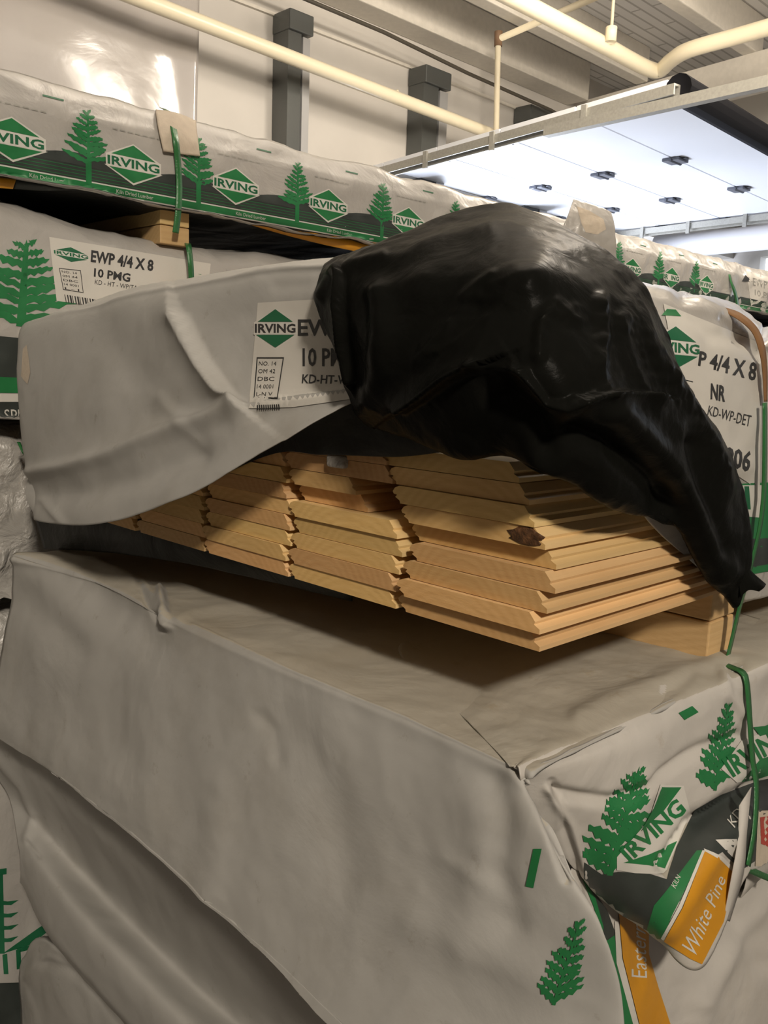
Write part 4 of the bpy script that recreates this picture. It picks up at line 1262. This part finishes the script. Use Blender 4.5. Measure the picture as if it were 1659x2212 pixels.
p.add(([(1523, 1838), (1560, 1855), (1585, 1885), (1562, 1990), (1515, 2082), (1490, 2070), (1434, 2032), (1474, 1960)], [tuple(range(8))]), None, 'orange', .0006, fn=lambda u, v: (u, v))
p.add(([(1520, 1834), (1560, 1850), (1590, 1882), (1586, 1888), (1556, 1858), (1522, 1840)], [tuple(range(6))]), None, 'white', .0008, fn=lambda u, v: (u, v))
p.add(([(1545, 1815), (1590, 1812), (1596, 1865), (1580, 1850)], [(0, 1, 2, 3)]), None, 'white', .0006, fn=lambda u, v: (u, v))
p.add(([(1636, 1688), (1730, 1660), (1730, 1745), (1636, 1752)], [(0, 1, 2, 3)]), None, 'ink', .0006, fn=lambda u, v: (u, v))
p.add(([(1636, 1752), (1730, 1745), (1730, 1880), (1630, 1870)], [(0, 1, 2, 3)]), None, 'card', .0006, fn=lambda u, v: (u, v))
p.add(([(1640, 1765), (1665, 1762), (1680, 1800), (1660, 1830), (1642, 1822)], [(0, 1, 2, 3, 4)]), None, 'red', .0009, fn=lambda u, v: (u, v))
p.add(text_polys('White Pine', 0, 0.3), [(1471, 2040), (1546, 1888), (1567, 1898), (1502, 2064)], 'white', .0011)
p.add(text_polys('KILN'), [(1448, 1912), (1462, 1890), (1470, 1896), (1458, 1920)], 'white', .0009)
p.add(text_polys('KD'), [(1570, 1772), (1590, 1745), (1602, 1755), (1586, 1790)], 'white', .0009)
p.done('stripe_print', sw)
p = Print('DS', 0.0016, 10)
lq = [(1400, 1700), (1482, 1712), (1428, 1884), (1338, 1870)]
# slanted diamond: corners traced, word runs up the slope
p.add(([(1425, 1695), (1475, 1697), (1490, 1755), (1440, 1880), (1432, 1888), (1400, 1878), (1370, 1885), (1332, 1878), (1332, 1850), (1400, 1770)], [tuple(range(10))]), None, 'white', 0, fn=lambda u, v: (u, v))
p.add(([(1428, 1700), (1470, 1700), (1432, 1750), (1382, 1795), (1410, 1745)], [tuple(range(5))]), None, 'green', .0005, fn=lambda u, v: (u, v))
p.add(([(1462, 1818), (1436, 1878), (1400, 1868), (1345, 1862), (1400, 1845)], [tuple(range(5))]), None, 'green', .0005, fn=lambda u, v: (u, v))
p.add(text_polys('IRVING', 0.03), [(1336, 1835), (1458, 1722), (1482, 1752), (1360, 1862)], 'green', .0007)
p.done('logo_print', sw)
p = Print('DS', 0.0016, 10)
p.add(([(1556, 1660), (1600, 1600), (1665, 1575), (1720, 1560), (1720, 1640), (1640, 1680), (1590, 1690)], [tuple(range(7))]), None, 'white', 0, fn=lambda u, v: (u, v))
p.add(([(1625, 1570), (1650, 1568), (1700, 1545), (1700, 1570), (1640, 1590)], [tuple(range(5))]), None, 'green', .0005, fn=lambda u, v: (u, v))
p.add(([(1600, 1688), (1640, 1640), (1700, 1620), (1700, 1660), (1640, 1680)], [tuple(range(5))]), None, 'green', .0005, fn=lambda u, v: (u, v))
p.add(text_polys('IRVING', 0.03), [(1556, 1640), (1690, 1562), (1706, 1600), (1582, 1680)], 'green', .0007)
p.done('logo_print', sw)
# prints lower down round the corner
p = Print('DC', 0.0012, 14)
p.add(([(1250, 1878), (1310, 1965), (1330, 2020), (1308, 2060), (1300, 2020), (1285, 1960)], [tuple(range(6))]), None, 'char', 0, fn=lambda u, v: (u, v))
p.add(([(1252, 1888), (1285, 1940), (1302, 2000), (1300, 2030), (1282, 1960)], [tuple(range(5))]), None, 'green', .0004, fn=lambda u, v: (u, v))
p.add(([(1290, 2080), (1310, 2030), (1330, 2010), (1330, 2110), (1350, 2212), (1360, 2300), (1225, 2300), (1222, 2212), (1245, 2150)], [tuple(range(9))]), None, 'char', 0, fn=lambda u, v: (u, v))
p.add(([(1296, 2040), (1326, 2020), (1332, 2090), (1368, 2212), (1400, 2310), (1340, 2310), (1315, 2190)], [tuple(range(7))]), None, 'green', .0004, fn=lambda u, v: (u, v))
p.add(([(1326, 1990), (1334, 1990), (1342, 2070), (1378, 2212), (1406, 2310), (1398, 2310), (1366, 2212), (1330, 2080)], [tuple(range(8))]), None, 'white', .0006, fn=lambda u, v: (u, v))
p.add(([(1334, 1960), (1400, 2000), (1400, 2060), (1420, 2130), (1447, 2212), (1480, 2310), (1408, 2310), (1380, 2212), (1344, 2070)], [tuple(range(9))]), None, 'orange', .0005, fn=lambda u, v: (u, v))
p.add(text_polys('Eastern', 0, 0.3), [(1362, 2118), (1362, 1990), (1392, 2000), (1396, 2112)], 'white', .0009)
p.done('stripe_print', lw)
p = Print('DF', 0.0014, 10)
p.add(tree_shape(41, 9, 1.5, 0.1), [(1190, 1985), (1300, 1985), (1245, 2175), (1145, 2165)], 'green'); p.done('tree_print', ew)
# inner layer of wrap below the loose hem
inner = [
    [PX(-60, 1500, .60), PX(60, 1560, .60), PX(260, 1720, .60), PX(480, 1880, .60), PX(700, 2060, .60), PX(900, 2230, .60)],
    [PX(-40, 1620, .61), PX(50, 1660, .612), PX(220, 1800, .615), PX(430, 1980, .615), PX(640, 2160, .615), PX(850, 2330, .615)],
    [PX(20, 1720, .625), PX(80, 1770, .635), PX(200, 1900, .655), PX(380, 2080, .655), PX(570, 2250, .655), PX(780, 2420, .655)],
    [PX(40, 1830, .600), PX(75, 1860, .596), PX(150, 1950, .590), PX(300, 2110, .588), PX(480, 2290, .588), PX(700, 2480, .588)],
    [PX(44, 1880, .596), PX(60, 1905, .594), PX(120, 2010, .585), PX(270, 2190, .583), PX(440, 2370, .583), PX(660, 2540, .583)],
    [PX(44, 1905, .604), PX(58, 1925, .604), PX(116, 2032, .600), PX(262, 2205, .600), PX(420, 2390, .60), PX(640, 2560, .60)],
]
icr = [([(0, 1640), (50, 1700), (75, 1760), (60, 1810)], 10, 0.006, 'g'), ([(30, 1600), (40, 1640)], 8, -0.006, 'g'), ([(60, 1820), (85, 1850)], 5, -0.004, 'g')]
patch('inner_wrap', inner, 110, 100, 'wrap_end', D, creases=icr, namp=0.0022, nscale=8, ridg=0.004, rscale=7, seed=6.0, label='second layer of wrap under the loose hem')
# strap on the lower pack
ribbon('strap', [P(1556, 1432, z=ZT + .003), P(1580, 1441, z=ZT + .004), P(1604, 1453, y=.402), P(1614, 1480, y=.394), P(1620, 1560, y=.388), P(1626, 1640, y=.384), P(1634, 1700, y=.376), P(1630, 1790, y=.366), P(1616, 1870, y=.360)],
       0.012, 'strap', D, label='green plastic strap')
ribbon('strap', [P(1618, 1878, y=.40), P(1640, 1888, y=.40), P(1680, 1905, y=.40)], 0.0085, 'strap', D, label='green plastic strap')
strip('folded_edge', [P(1596, 1740, y=.372), P(1592, 1820, y=.362), P(1580, 1890, y=.358), P(1562, 1985, y=.36)],
      [P(1622, 1700, y=.370), P(1612, 1800, y=.360), P(1604, 1890, y=.358), P(1575, 1990, y=.362)], 'wrap', D, label='white folded edge')

long_wrap('long_wrap', 1.12, 3.74, .425, .87, 1.212, 'wrap', D, 'closed white length of the wrap', 41.0)
# ---- bottom packs under the front stack
E_ = empty('wrapped_lumber_pack', (0.65, 0.95, 0.0), 'white wrapped pack at the bottom left, partly under the loose hem', 'lumber pack')
lo = [
    [PX(120, 2010, .80), PX(200, 2060, .80), PX(400, 2260, .80), PX(700, 2500, .80)],
    [PX(60, 2060, .66), PX(112, 2030, .655), PX(330, 2240, .655), PX(700, 2560, .655)],
    [PX(44, 2096, .650), PX(115, 2060, .635), PX(300, 2260, .635), PX(640, 2600, .635)],
    [PX(46, 2160, .650), PX(130, 2150, .630), PX(270, 2300, .630), PX(600, 2640, .630)],
    [PX(50, 2330, .650), PX(140, 2330, .630), PX(270, 2450, .630), PX(600, 2740, .630)],
]
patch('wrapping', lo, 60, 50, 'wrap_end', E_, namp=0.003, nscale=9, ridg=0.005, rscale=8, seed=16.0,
      creases=[([(100, 2080), (140, 2090), (170, 2110)], 9, -0.006, 'g'), ([(60, 2110), (110, 2050)], 8, 0.004, 'g')])
bm = bmesh.new(); box(bm, (.70, .48, .12), (3.7, 1.5, .82), .02)
link('stacked_boards', bm, 'wrap_end', E_)
bm = bmesh.new(); box(bm, (.72, .50, .90), (3.7, 1.48, 1.20), .02)
link('packed_boards', bm, 'wrap_end', D)
